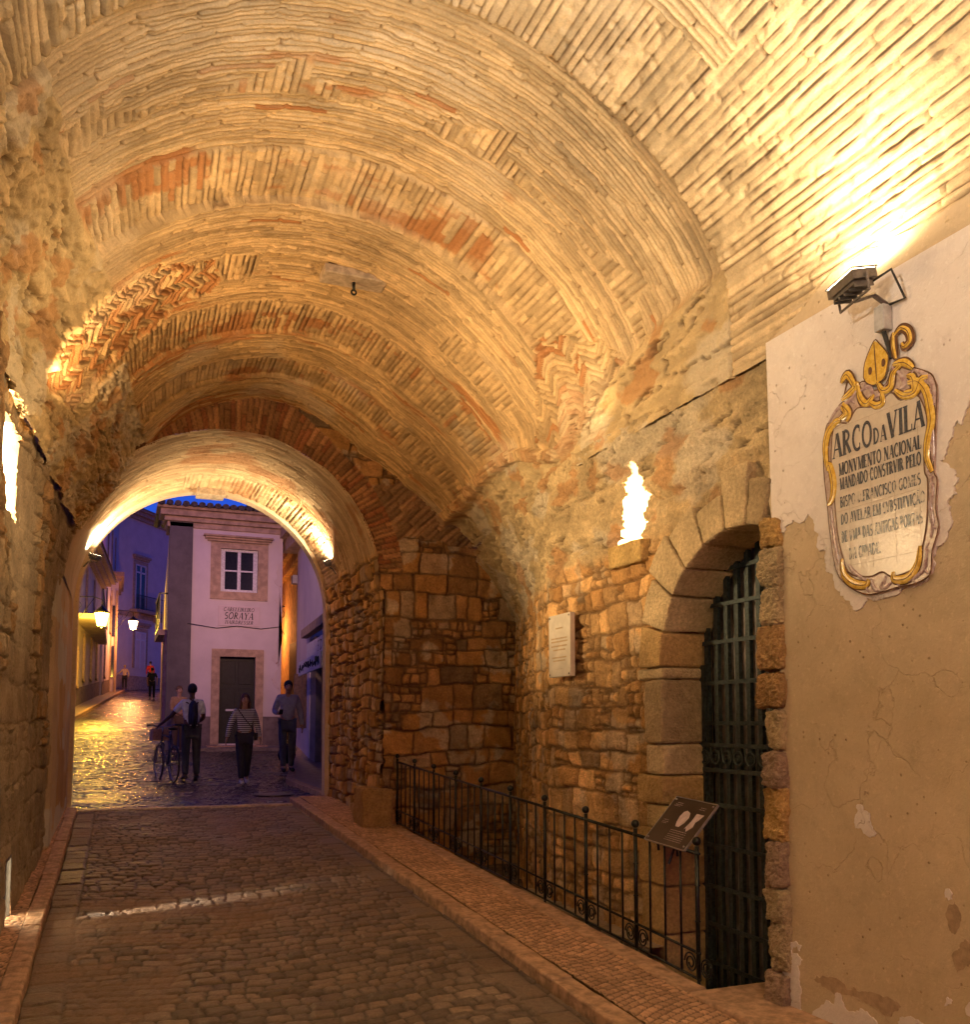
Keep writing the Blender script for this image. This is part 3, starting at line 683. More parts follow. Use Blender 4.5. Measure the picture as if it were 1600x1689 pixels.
SIGN = dict(outline=[[3.475, 3.239], [3.403, 3.306], [3.323, 3.321], [3.279, 3.362], [3.238, 3.365], [3.188, 3.303], [3.11, 3.311], [3.052, 3.396], [2.94, 3.32], [2.862, 3.266], [2.837, 3.207], [2.835, 3.156], [2.846, 3.044], [2.855, 2.948], [2.865, 2.835], [2.85, 2.79], [2.862, 2.67], [2.851, 2.586], [2.889, 2.487], [2.903, 2.39], [2.979, 2.36], [3.072, 2.357], [3.17, 2.348], [3.26, 2.347], [3.352, 2.386], [3.434, 2.453], [3.469, 2.541], [3.494, 2.714], [3.503, 2.82], [3.522, 3.005], [3.517, 3.147], [3.495, 3.226]],
 mitre=[[3.24, 3.384], [3.229, 3.453], [3.17, 3.535], [3.141, 3.514], [3.088, 3.436], [3.098, 3.378], [3.118, 3.336], [3.176, 3.325], [3.221, 3.35]],
 field=[[3.447, 3.193], [3.394, 3.209], [3.345, 3.199], [3.289, 3.25], [3.191, 3.227], [3.135, 3.24], [3.079, 3.256], [3.028, 3.204], [2.945, 3.202], [2.906, 3.143], [2.888, 3.057], [2.909, 2.963], [2.911, 2.847], [2.896, 2.793], [2.91, 2.614], [2.943, 2.496], [2.981, 2.427], [3.102, 2.408], [3.166, 2.439], [3.245, 2.429], [3.373, 2.471], [3.428, 2.627], [3.449, 2.808], [3.449, 2.911], [3.466, 3.028], [3.459, 3.14]],
 strokes=[[[3.494, 2.823], [3.463, 2.858], [3.454, 2.931], [3.477, 3.021], [3.493, 2.997]], [[3.492, 3.007], [3.504, 3.105], [3.483, 3.185], [3.431, 3.225], [3.394, 3.223]], [[3.406, 3.232], [3.362, 3.251], [3.379, 3.293], [3.338, 3.243], [3.357, 3.207]], [[3.384, 3.323], [3.34, 3.336], [3.297, 3.354], [3.279, 3.38]], [[3.387, 3.409], [3.343, 3.435], [3.292, 3.352]], [[3.279, 3.362], [3.264, 3.292], [3.225, 3.252], [3.178, 3.281]], [[3.213, 3.257], [3.169, 3.224], [3.13, 3.229], [3.139, 3.277]], [[3.159, 3.333], [3.127, 3.282], [3.083, 3.284], [3.065, 3.339], [3.021, 3.362]], [[3.063, 3.382], [3.0, 3.368], [2.95, 3.323]], [[3.005, 3.231], [2.954, 3.222], [2.957, 3.283], [2.987, 3.302]], [[2.983, 3.267], [2.932, 3.257], [2.889, 3.2], [2.87, 3.118], [2.866, 3.05], [2.889, 2.974], [2.895, 2.901], [2.87, 2.832]], [[3.057, 3.258], [3.006, 3.214], [2.944, 3.21], [2.912, 3.258], [2.872, 3.257]], [[3.413, 2.541], [3.403, 2.466], [3.345, 2.412], [3.269, 2.393], [3.245, 2.416]], [[3.101, 2.429], [3.092, 2.393], [3.018, 2.391], [2.965, 2.442], [2.947, 2.522]], [[3.046, 3.402], [3.06, 3.469], [3.057, 3.53]], [[3.053, 3.515], [3.014, 3.534], [2.974, 3.504], [2.965, 3.458], [2.997, 3.44], [3.012, 3.463]]],
 mauve=[[[3.478, 2.805], [3.469, 2.709], [3.454, 2.613], [3.432, 2.517]], [[3.475, 3.239], [3.416, 3.287], [3.329, 3.305], [3.292, 3.338]], [[2.94, 3.311], [2.882, 3.264], [2.85, 3.203], [2.848, 3.128]], [[2.861, 3.049], [2.865, 2.95], [2.863, 2.876]], [[2.881, 2.806], [2.873, 2.746], [2.89, 2.692], [2.879, 2.608], [2.892, 2.544]], [[2.913, 2.491], [2.937, 2.412], [3.019, 2.374]], [[3.234, 2.414], [3.213, 2.367], [3.18, 2.354]], [[3.145, 2.418], [3.158, 2.368], [3.114, 2.38]], [[3.281, 3.325], [3.21, 3.329], [3.178, 3.272], [3.111, 3.276]], [[3.371, 2.507], [3.337, 2.465], [3.257, 2.409]], [[3.053, 3.361], [3.023, 3.315], [3.004, 3.265], [3.036, 3.259]]])
WHITE = [[3.95, 3.813], [3.178, 3.812], [2.889, 3.821], [2.555, 3.817], [2.584, 3.161], [2.676, 3.105], [2.707, 3.053], [2.73, 2.998], [2.771, 3.001], [2.8, 2.937], [2.812, 2.895], [2.84, 2.875], [2.778, 2.822], [2.754, 2.78], [2.767, 2.712], [2.804, 2.703], [2.797, 2.62], [2.821, 2.544], [2.877, 2.504], [2.9, 2.462], [2.903, 2.394], [2.971, 2.349], [3.063, 2.348], [3.13, 2.323], [3.21, 2.314], [3.279, 2.333], [3.366, 2.303], [3.445, 2.364], [3.485, 2.431], [3.49, 2.474], [3.545, 2.545], [3.536, 2.607], [3.594, 2.627], [3.583, 2.7], [3.625, 2.784], [3.654, 2.817], [3.71, 2.78], [3.772, 2.809], [3.838, 2.761], [3.905, 2.74], [3.931, 2.713]]
PATCHES = [[[3.384, 1.353], [3.354, 1.359], [3.344, 1.329], [3.32, 1.331], [3.304, 1.298], [3.266, 1.232], [3.278, 1.218], [3.342, 1.224], [3.394, 1.244], [3.392, 1.307]], [[2.894, 1.044], [2.875, 1.047], [2.863, 1.006], [2.882, 0.997], [2.9, 1.023]], [[3.929, 0.616], [3.892, 0.629], [3.871, 0.609], [3.828, 0.623], [3.786, 0.609], [3.801, 0.577], [3.85, 0.585], [3.858, 0.554], [3.781, 0.538], [3.805, 0.462], [3.794, 0.389], [3.791, 0.277], [3.795, 0.144], [3.939, 0.099], [3.924, 0.335], [3.935, 0.429], [3.91, 0.532]], [[3.774, 0.15], [3.744, 0.234], [3.674, 0.329], [3.569, 0.377], [3.554, 0.435], [3.522, 0.443], [3.505, 0.403], [3.47, 0.369], [3.396, 0.407], [3.339, 0.39], [3.294, 0.369], [3.263, 0.311]], [[2.919, 0.551], [2.903, 0.594], [2.88, 0.585], [2.895, 0.566]], [[3.18, 0.337], [3.172, 0.413], [3.076, 0.45], [3.026, 0.441], [2.979, 0.4]], [[2.812, 0.581], [2.747, 0.63], [2.751, 0.538], [2.804, 0.545]]]
w0 = jag(WHITE[4:], .16, 4, 8, False)
w0 = [p for p in w0 if p[1] < 3.79]
wp = [(3.95, 3.835), (2.3, 3.835), (2.3, 3.16)] + w0
plate('white_plaster', wp, WX-.008, WX, M['white_plaster'], passage)
for i, p in enumerate(PATCHES): plate('white_plaster', jag(p, .14, 3, 20+i), WX-.005, WX+.002, M['white_plaster'], passage)
# brown damp stains with exposed undercoat
M['stain'] = mat('exposed_undercoat', (.36, .26, .165), .9, nscale=20, var=.2, bump=.3)
for i, (y, z, a, b) in enumerate([(2.86, .93, .035, .06), (2.84, .76, .03, .05), (3.55, .47, .17, .03), (3.30, .47, .16, .03), (2.80, .80, .03, .05)]):
    pl = [(y+a*math.cos(t)*random.uniform(.8, 1.2), z+b*math.sin(t)*random.uniform(.8, 1.2)) for t in np.linspace(0, 6.0, 14)]
    plate('stain_patch', jag(pl, .12, 2, 60+i), WX-.0025-.0004*i, WX+.001+.0003*i, M['stain'], passage)

# ------------------------------------------------------------ serif lettering built from strokes
TK, TN = .17, .06
def arc_(cx, cy, rx, ry, a0, a1, n=12): return [(cx+rx*math.cos(R(a)), cy+ry*math.sin(R(a))) for a in np.linspace(a0, a1, n)]
def _st(x, y0=0, y1=1, top=True, bot=True, w=TK):
    o = [([(x, y0), (x, y1)], w)]
    if top: o.append(([(x-w*.95, y1-.02), (x+w*.95, y1-.02)], .045))
    if bot: o.append(([(x-w*.95, y0+.02), (x+w*.95, y0+.02)], .045))
    return o
G = {
 'A': (.78, [([(.06, 0), (.36, 1)], TN), ([(.40, 1), (.68, 0)], TK), ([(.17, .34), (.54, .34)], TN), ([(-.04, .02), (.18, .02)], .045), ([(.54, .02), (.82, .02)], .045)]),
 'B': (.66, _st(.14)+[(arc_(.18, .76, .32, .22, 90, -90), .10), (arc_(.18, .27, .38, .25, 90, -90), .12)]),
 'C': (.72, [(arc_(.42, .5, .34, .47, 60, 300, 18), .12), ([(.60, .96), (.60, .72)], .05), ([(.60, .28), (.60, .06)], .05)]),
 'D': (.76, _st(.14)+[(arc_(.18, .5, .46, .47, 90, -90, 16), .12)]),
 'E': (.62, _st(.14)+[([(.14, .97), (.54, .97)], TN), ([(.14, .52), (.44, .52)], TN), ([(.14, .03), (.56, .03)], TN), ([(.54, .97), (.54, .78)], .05), ([(.56, .03), (.56, .24)], .05)]),
 'F': (.58, _st(.14)+[([(.14, .97), (.54, .97)], TN), ([(.14, .52), (.44, .52)], TN), ([(.54, .97), (.54, .78)], .05)]),
 'G': (.76, [(arc_(.42, .5, .34, .47, 55, 300, 18), .12), ([(.62, .06), (.62, .42)], .12), ([(.50, .42), (.72, .42)], .045)]),
 'H': (.78, _st(.14)+_st(.62)+[([(.14, .5), (.62, .5)], TN)]),
 'I': (.30, _st(.14)),
 'L': (.58, _st(.14)+[([(.14, .03), (.54, .03)], TN), ([(.54, .03), (.54, .26)], .05)]),
 'M': (.96, [([(.12, 0), (.14, 1)], TN), ([(.14, 1), (.46, .02)], TK*.9), ([(.46, .02), (.78, 1)], TN)]+_st(.82)+[([(.0, .02), (.24, .02)], .045)]),
 'N': (.80, [([(.12, 0), (.12, 1)], TN), ([(.12, 1), (.66, 0)], TK), ([(.66, 0), (.66, 1)], TN), ([(0, .02), (.24, .02)], .045), ([(.54, .98), (.80, .98)], .045)]),
 'O': (.80, [(arc_(.38, .5, .32, .47, 0, 360, 24), .12)]),
 'P': (.62, _st(.14)+[(arc_(.18, .72, .34, .25, 90, -90), .11)]),
 'R': (.72, _st(.14)+[(arc_(.18, .74, .34, .23, 90, -90), .11), ([(.30, .5), (.62, .02)], TK*.9)]),
 'S': (.60, [(arc_(.29, .73, .21, .23, 50, 270, 12)+arc_(.29, .27, .23, .24, 90, -130, 12), .12)]),
 'T': (.66, _st(.32, top=False)+[([(.02, .97), (.62, .97)], TN), ([(.02, .97), (.02, .78)], .05), ([(.62, .97), (.62, .78)], .05)]),
 'V': (.76, [([(.08, 1), (.38, 0)], TK), ([(.38, 0), (.66, 1)], TN), ([(-.02, .98), (.20, .98)], .045), ([(.54, .98), (.78, .98)], .045)]),
 'Y': (.74, [([(.08, 1), (.36, .46)], TK), ([(.64, 1), (.36, .46)], TN)]+_st(.36, 0, .46, top=False)+[([(-.02, .98), (.20, .98)], .045), ([(.52, .98), (.76, .98)], .045)]),
 '.': (.24, [([(.10, 0), (.10, .14)], .14)]), ' ': (.34, []),
 '2': (.6, [(arc_(.28, .74, .2, .22, 160, -30)+[(.08, .04), (.5, .04)], .1)]),
}
G['Ã'] = (G['A'][0], G['A'][1]+[([(.2, 1.14), (.32, 1.2), (.44, 1.12), (.56, 1.18)], .06)])
G['Ç'] = (G['C'][0], G['C'][1]+[([(.42, .02), (.46, -.12), (.34, -.16)], .06)])
def text_polys(txt, kern=.06, bold=1.0, small={}):
    x = 0; out = []
    for ch in txt:
        sc_ = small.get(ch.islower(), 1.0) if small else 1.0
        g = G[ch.upper()]
        for pts, w in g[1]: out.append(([(x+p[0]*sc_, p[1]*sc_) for p in pts], w*bold*sc_))
        x += g[0]*sc_+kern
    return out, x-kern
def lettering(name, lines, fn, m, parent=None, eps=.0002, italic=0, bold=1.0, thin=1.0):
    """lines: (text, x_left, x_right, baseline, height); fn(x, y, depth) -> 3-D"""
    mb = MB(); k = 0
    for (txt, xl, xr, yb, hh) in lines:
        st, W = text_polys(txt, bold=bold*(thin if hh < .08 else 1), small={True: .62, False: 1.0} if any(c.islower() for c in txt) else {})
        sx = (xr-xl)/W
        for pts, w in st:
            k += 1; q = [Vector(((xl+(p[0]+italic*p[1])*sx), yb+p[1]*hh)) for p in pts]
            ww = w*.5
            L, Rr = [], []
            for i, p in enumerate(q):
                dv = q[min(i+1, len(q)-1)]-q[max(i-1, 0)]; dv.normalize(); n = Vector((-dv.y, dv.x))
                # stroke width measured in glyph units so narrow letters keep their contrast
                wx = n.x*ww*hh*.78; wy = n.y*ww*hh
                L.append(p+Vector((wx, wy))); Rr.append(p-Vector((wx, wy)))
            n = len(q); vs = [fn(p.x, p.y, eps*(1+k % 7)) for p in L]+[fn(p.x, p.y, eps*(1+k % 7)) for p in Rr]
            mb.add(vs, [(i, i+1, n+i+1, n+i) for i in range(n-1)])
    return mb.build(name, m, parent)

# ------------------------------------------------------------ the tiled name sign
def ribbon(mb, pts, w, x0, h=.004, taper=True, sub=6):
    P = []; n = len(pts)
    for i in range(n-1):
        p0, p1, p2, p3 = pts[max(i-1, 0)], pts[i], pts[i+1], pts[min(i+2, n-1)]
        for k in range(sub):
            t = k/sub
            P.append(tuple(.5*((2*p1[j])+(-p0[j]+p2[j])*t+(2*p0[j]-5*p1[j]+4*p2[j]-p3[j])*t*t+(-p0[j]+3*p1[j]-3*p2[j]+p3[j])*t**3) for j in (0, 1)))
    P.append(tuple(pts[-1])); N = len(P)
    rr = [w*(1-.55*abs(2*i/(N-1)-1)**2 if taper else 1) for i in range(N)]
    base = len(mb.v)
    for i, p in enumerate(P):
        a, b = P[max(i-1, 0)], P[min(i+1, N-1)]; L = math.hypot(b[0]-a[0], b[1]-a[1]) or 1; n_ = (-(b[1]-a[1])/L, (b[0]-a[0])/L)
        for o, dx in ((-1, 0), (-.6, h*.8), (0, h), (.6, h*.8), (1, 0)):
            mb.v.append(Vector((x0-dx, p[0]+n_[0]*rr[i]*o, p[1]+n_[1]*rr[i]*o)))
    for i in range(N-1):
        for k in range(4): a = base+i*5+k; mb.f.append((a, a+1, a+6, a+5))
def sign():
    s = empty('tile_sign', (WX, 3.19, 2.3), label='ornate glazed tile sign naming the arch, framed in yellow scrolls on the white plaster', cat='sign')
    def B(mb, n, m, sm=False): 
        mb.v = [v-Vector((WX, 3.19, 2.3)) for v in mb.v]; return mb.build(n, m, s, sm)
    x = WX-.008
    mb = MB(); mb.prism([tuple(p) for p in SIGN['outline']], lambda p, d: (d, p[0], p[1]), x, x-.012)
    B(mb, 'tile_border', mat('border_tile', (.50, .40, .34), .14, spec=.6, nscale=38, col2=(.36, .25, .23), bump=.35, bdist=.004, lo=.42, hi=.62))
    mb = MB(); mb.prism([tuple(p) for p in SIGN['field']], lambda p, d: (d, p[0], p[1]), x-.012, x-.0145); B(mb, 'tile_field', M['tile'])
    xf = x-.0147; mb = MB()
    for y in np.arange(2.94, 3.44, .138): mb.box((xf-.0003, y-.0012, 2.47), (xf, y+.0012, 3.19))
    for z in np.arange(2.50, 3.2, .138): mb.box((xf-.0007, 2.93, z-.0012), (xf-.0004, 3.43, z+.0012))
    B(mb, 'tile_joint', M['grout'])
    # outline of the field in brown, then mauve shading and yellow scrolls
    mb = MB(); f = [tuple(p) for p in SIGN['field']]; ribbon(mb, f+[f[0]], .004, xf, .0018, False, 5)
    o_ = [tuple(p) for p in SIGN['outline']]; ribbon(mb, o_+[o_[0]], .0035, x-.012, .0016, False, 4)
    for st in SIGN['strokes']: ribbon(mb, st, .026, xf+.001, .0018)
    B(mb, 'brown_outline', M['brown_line'])
    mb = MB()
    for st in SIGN['mauve']: ribbon(mb, st, .011, xf, .0028)
    rr = random.Random(2)
    for p in SIGN['outline'][::1]:
        q = (p[0]*.93+3.17*.07, p[1]*.95+2.85*.05)
        ribbon(mb, [(q[0]-.012, q[1]-.02), (q[0]+.008, q[1]), (q[0]-.006, q[1]+.02)], .006, xf, .0022)
    B(mb, 'mauve_scroll', M['mauve'])
    mb = MB()
    for i, st in enumerate(SIGN['strokes']): ribbon(mb, st, .021 if i in (0, 1, 10, 12, 13) else .017 if i < 14 else .011, xf-.0008-.0003*(i % 3), .0042)
    B(mb, 'yellow_scroll', M['yellow'])
    mb = MB()
    for i, st in enumerate(SIGN['strokes']):
        ribbon(mb, [(a[0]+.002, a[1]) for a in st], .0022, xf-.0048-.0003*(i % 3), .001)
    B(mb, 'brown_line', M['brown_line'])
    mb = MB(); mb.prism([tuple(p) for p in SIGN['mitre']], lambda p, d: (d, p[0], p[1]), x-.0125, x-.0175); B(mb, 'mitre', M['yellow'])
    mb = MB(); ribbon(mb, [(3.16, 3.34), (3.165, 3.43), (3.17, 3.525)], .004, x-.0176, .001)
    for y, z in ((3.20, 3.40), (3.12, 3.41)): ribbon(mb, [(y, z-.018), (y-.003, z), (y, z+.018)], .012, x-.0176, .002)
    mt = [tuple(p) for p in SIGN['mitre']]; ribbon(mb, mt+[mt[0]], .003, x-.0176, .0012, False, 3)
    ribbon(mb, [(3.38, 3.35), (3.36, 3.40), (3.345, 3.43)], .006, x-.003, .001)
    B(mb, 'mitre_detail', M['brown_line'])
    L = [('ARCOdaVILA', 3.453, 2.900, 3.045, .122), ('MONVMENTO NACIONAL', 3.416, 2.922, 2.951, .062), ('MANDADO CONSTRVIR PELO', 3.412, 2.925, 2.880, .058),
         ('BISPO D.FRANCISCO GOMES', 3.412, 2.931, 2.793, .052), ('DO AVELAR EM SVBSTITVIÇÃO', 3.41, 2.912, 2.708, .052), ('DE VMA DAS ANTIGAS PORTAS', 3.41, 2.928, 2.619, .055), ('DA CIDADE.', 3.364, 3.168, 2.529, .054)]
    k = MB(); fn = lambda a, b, e: (xf-.0009-e-WX, a-3.19, b-2.3)
    L2 = [(t, a, b, z, h) for t, a, b, z, h in L]
    # mirrored axis: reading direction runs towards -Y
    WI = mat('worn_tile_ink', (.05, .06, .08), .2, spec=.6, nscale=22, col2=(.50, .45, .38), lo=.52, hi=.60, bump=.2)
    for i, (t, a, b, z, h) in enumerate(L2): lettering('lettering' if i < 3 else 'worn_lettering', [(t, -a, -b, z, h)], lambda p, q, e: fn(-p, q, e), M['ink'] if i < 3 else WI, s, bold=1.15, thin=1.13)
sign()

# ------------------------------------------------------------ floodlights
def area(name, loc, target, power, sx, sy, col=(1, .74, .42), spread=180, parent=None):
    l = bpy.data.lights.new(name, 'AREA'); l.shape = 'RECTANGLE'; l.size = sx; l.size_y = sy; l.energy = power; l.color = col; l.spread = R(spread)
    o = bpy.data.objects.new(name, l); C.objects.link(o)
    o.location = loc; o.rotation_euler = (Vector(target)-Vector(loc)).to_track_quat('-Z', 'Y').to_euler()
    if parent is not None:
        o.parent = parent; o.matrix_parent_inverse = Matrix.Translation(-parent.location)
    return o
def spot(name, loc, target, power, ang, blend=.5, rad=.03, col=(1, .74, .42)):
    l = bpy.data.lights.new(name, 'SPOT'); l.spot_size = R(ang); l.spot_blend = blend; l.shadow_soft_size = rad; l.energy = power; l.color = col
    o = bpy.data.objects.new(name, l); C.objects.link(o); o.location = loc
    o.rotation_euler = (Vector(target)-Vector(loc)).to_track_quat('-Z', 'Y').to_euler(); return o
def floodlight(loc, target, wall, label, power, size=(.19, .13), col=(1, .72, .38), group=None, scale=1.0, spread=150, box=True):
    """wall: point on the wall the bracket is fixed to"""
    f = empty('floodlight', loc, label=label, cat='floodlight', group=group)
    q = (Vector(target)-Vector(loc)).to_track_quat('-Z', 'Y').to_matrix().to_4x4()
    a, b = size[0]*scale/2, size[1]*scale/2; d = .045*scale
    mb = MB(); mb.box((-a, -b, .0), (a, b, d), q); mb.box((-a*.8, -b*.8, d), (a*.8, b*.8, d*1.35), q)
    for k in range(5): mb.box((-a*.8+k*a*.4-.003, -b*.8, d*1.35), (-a*.8+k*a*.4+.003, b*.8, d*1.7), q)
    for p0, p1 in (((-a*1.06, -b*1.06, -.008), (a*1.06, -b, 0)), ((-a*1.06, b, -.008), (a*1.06, b*1.06, 0)), ((-a*1.06, -b, -.008), (-a, b, 0)), ((a, -b, -.008), (a*1.06, b, 0))): mb.box(p0, p1, q)
    mb.build('housing', M['metal'], f, bevel=.004)
    MB().box((-a*.95, -b*.95, -.003), (a*.95, b*.95, -.001), q).build('glass', M['glow'], f)
    w = Vector(wall)-Vector(loc); mb = MB()
    s1 = q @ Vector((-a*1.1, 0, d*.5)); s2 = q @ Vector((a*1.1, 0, d*.5)); s3 = q @ Vector((-a*1.1, 0, d*2.3)); s4 = q @ Vector((a*1.1, 0, d*2.3))
    mb.tube([s1, s3, s4, s2], .007*scale, 6); mb.tube([(s3+s4)/2, w*.6, w], .012*scale, 6)
    mb.build('bracket', M['metal'], f)
    if box:
        j = w+Vector((0, 0, -.06)); mb = MB(); n = 1 if w.x > 0 else -1
        mb.box((j.x-n*.06, j.y-.03, j.z-.07), (j.x-n*.004, j.y+.03, j.z+.05)); mb.build('junction_box', M['grey_box'], f, bevel=.006)
        mb = MB(); mb.tube([j+Vector((-n*.03, 0, -.07)), j+Vector((-n*.02, -.01, -.13)), j+Vector((-n*.006, -.02, -.2))], .011, 7)
        pts = [q @ Vector((0, b*.5, d*1.2)), w*.5+Vector((0, -.13, .05)), w*.9+Vector((0, -.12, -.03)), j+Vector((-n*.02, -.01, .05))]; mb.tube(pts, .007, 6)
        mb.build('cable', M['cable'], f)
    lp = Vector(loc)+(q @ Vector((0, 0, -.012)))
    area('lamp', lp, lp+(Vector(target)-Vector(loc)), power*EXPO, a*1.8, b*1.8, col, spread, f)
    return f
floodlight((3.10, 3.14, 3.79), (2.85, 3.2, 5.4), (3.28, 3.10, 3.68), 'grey floodlight fixed above the tile sign, lighting the bricks', 31, (.22, .12), (1, .74, .42))
floodlight((-.50, 1.75, 3.70), (.75, 1.85, 5.1), (-.66, 1.75, 3.58), 'grey floodlight high on the left wall near the viewpoint', 82, (.26, .15), (1, .86, .68))
floodlight((3.10, -1.2, 3.80), (2.6, -1.0, 5.4), (3.30, -1.2, 3.66), 'unseen grey floodlight added on the ochre wall behind the viewpoint to brighten the plaster', 265, (.26, .15), (1, .93, .84))  # extra lamp out of frame, added to brighten the plaster
floodlight((-.50, -2.2, 3.70), (-.1, -2.0, 5.2), (-.66, -2.2, 3.58), 'unseen grey floodlight added on the left wall behind the viewpoint to brighten the plaster', 380, (.26, .15), (1, .93, .84))  # second added lamp out of frame, fill for the plastered wall
floodlight((2.66, 12.38, 3.97), (2.15, 12.5, 5.4), (2.80, 12.42, 3.80), 'small dark floodlight on the right springing of the exit arch', 88, (.17, .11), (1, .73, .42), scale=.9, box=False)
floodlight((-.30, 12.85, 3.93), (.0, 12.7, 5.4), (-.44, 12.95, 3.78), 'small dark floodlight on the left springing of the exit arch', 70, (.17, .11), (1, .73, .42), scale=.9, box=False)
# lamps sitting inside the two slit windows, throwing their light across the passage
area('niche_lamp', (3.52, 5.42, 3.02), (1.6, 5.9, 4.7), 60*EXPO, .12, .12, (1, .66, .32), 170)
area('niche_lamp', (-.98, 6.62, 3.14), (1.6, 6.6, 4.6), 75*EXPO, .12, .12, (1, .60, .25), 170)
spot('niche_lamp', (3.60, 5.42, 3.08), (-.5, 7.3, 4.4), 380*EXPO, 60, .8, .03, (1, .70, .36))
spot('niche_lamp', (-1.02, 6.62, 3.2), (3.4, 6.4, 3.4), 700*EXPO, 75, .9, .03, (1, .70, .36))
# ground level grille with a lamp behind
def grille():
    g = empty('wall_grille', (-.665, 7.12, .58)); g.parent = passage; g.location = (-.665, 7.12, .58)
    mb = MB(); mb.box((-.02, -.17, -.24), (.012, -.15, .24)).box((-.02, .15, -.24), (.012, .17, .24)).box((-.02, -.15, .22), (.012, .15, .24)).box((-.02, -.15, -.24), (.012, .15, -.22)); mb.build('frame', M['metal'], g)
    mb = MB()
    for i in range(5): mb.box((-.012, -.12+i*.06-.004, -.22), (.0, -.12+i*.06+.004, .22))
    mb.build('bar', M['metal'], g)
    MB().box((-.24, -.2, -.26), (-.22, .2, .26)).box((-.22, .16, -.25), (-.03, .18, .25)).build('back_panel', M['panel_light'], g)
grille()
area('grille_lamp', (-.64, 7.14, .56), (.70, 7.57, .32), 1.0*EXPO, .02, .2, (1, .88, .70), 14)
# lamps at the head of each window opening raking up over the herringbone
spot('window_lamp', (3.10, 5.44, 3.66), (2.85, 6.3, 4.6), 55*EXPO, 85, .7, .02, (1, .66, .30))
spot('window_lamp', (-.42, 6.86, 3.95), (.15, 7.75, 4.95), 110*EXPO, 85, .7, .02, (1, .60, .25))

floodlight((1.16, 13.62, 5.75), (2.5, 23, 4.9), (1.16, 13.47, 5.9), 'unseen floodlight added on the outer face of the arch to light the house facade', 62, (.2, .14), (1, .50, .40), scale=1, box=False, spread=62)  # hidden lamp added to warm the facade beyond the arch
# ------------------------------------------------------------ wrought iron railing
def railing():
    x = 3.085; r = empty('railing', (x, 7.4, gzf(7.4)), label='black wrought iron railing with ball finials along the sunken strip', cat='railing')
    o = Vector((x, 7.4, gzf(7.4)))
    T = lambda y, h: Vector((x, y, gzf(y)+h))-o
    MB().tube([T(4.38, .80), T(10.36, .80)], .011, 8).build('top_rail', M['iron'], r, True)
    for h in (.10, .245): MB().tube([T(4.38, h), T(10.36, h)], .008, 6).build('lower_rail', M['iron'], r, True)
    k = 0; y = 10.34
    while y > 4.35:
        if k % 4 == 0:
            mb = MB(); mb.tube([T(y, .84), T(y, .10)], .0135, 8)
            mb.tube([T(y, .10), T(y, -.02)+Vector((0, 0, 0)), T(y, -.10)+Vector((-.01, 0, 0)), T(y, -.17)+Vector((-.03, 0, 0))], .010, 6)
            for h in (.80, .62, .42, .245): mb.ball(T(y, h), .0185, 8, (1, 1, .5))
            mb.build('post', M['iron'], r, True)
            MB().ball(T(y, .868), .027, 12).build('ball_finial', M['iron'], r, True)
            if k % 8 == 0 or k % 8 == 4:
                for s in (-1, 1):
                    mb = MB(); c = T(y+s*.075, .172); c.z = T(y+s*.075, .172).z
                    P = []
                    for i in range(34):
                        a = i/33*4*math.pi; rr = .060*(1-.72*i/33); P.append(c+Vector((0, s*rr*math.cos(a), rr*math.sin(a))))
                    mb.tube(P, .0055, 5); mb.build('scroll', M['iron'], r, True)
        else:
            mb = MB(); mb.tube([T(y, .80), T(y, .10)], .0072, 6); mb.build('bar', M['iron'], r, True)
        y -= .165; k += 1
railing()
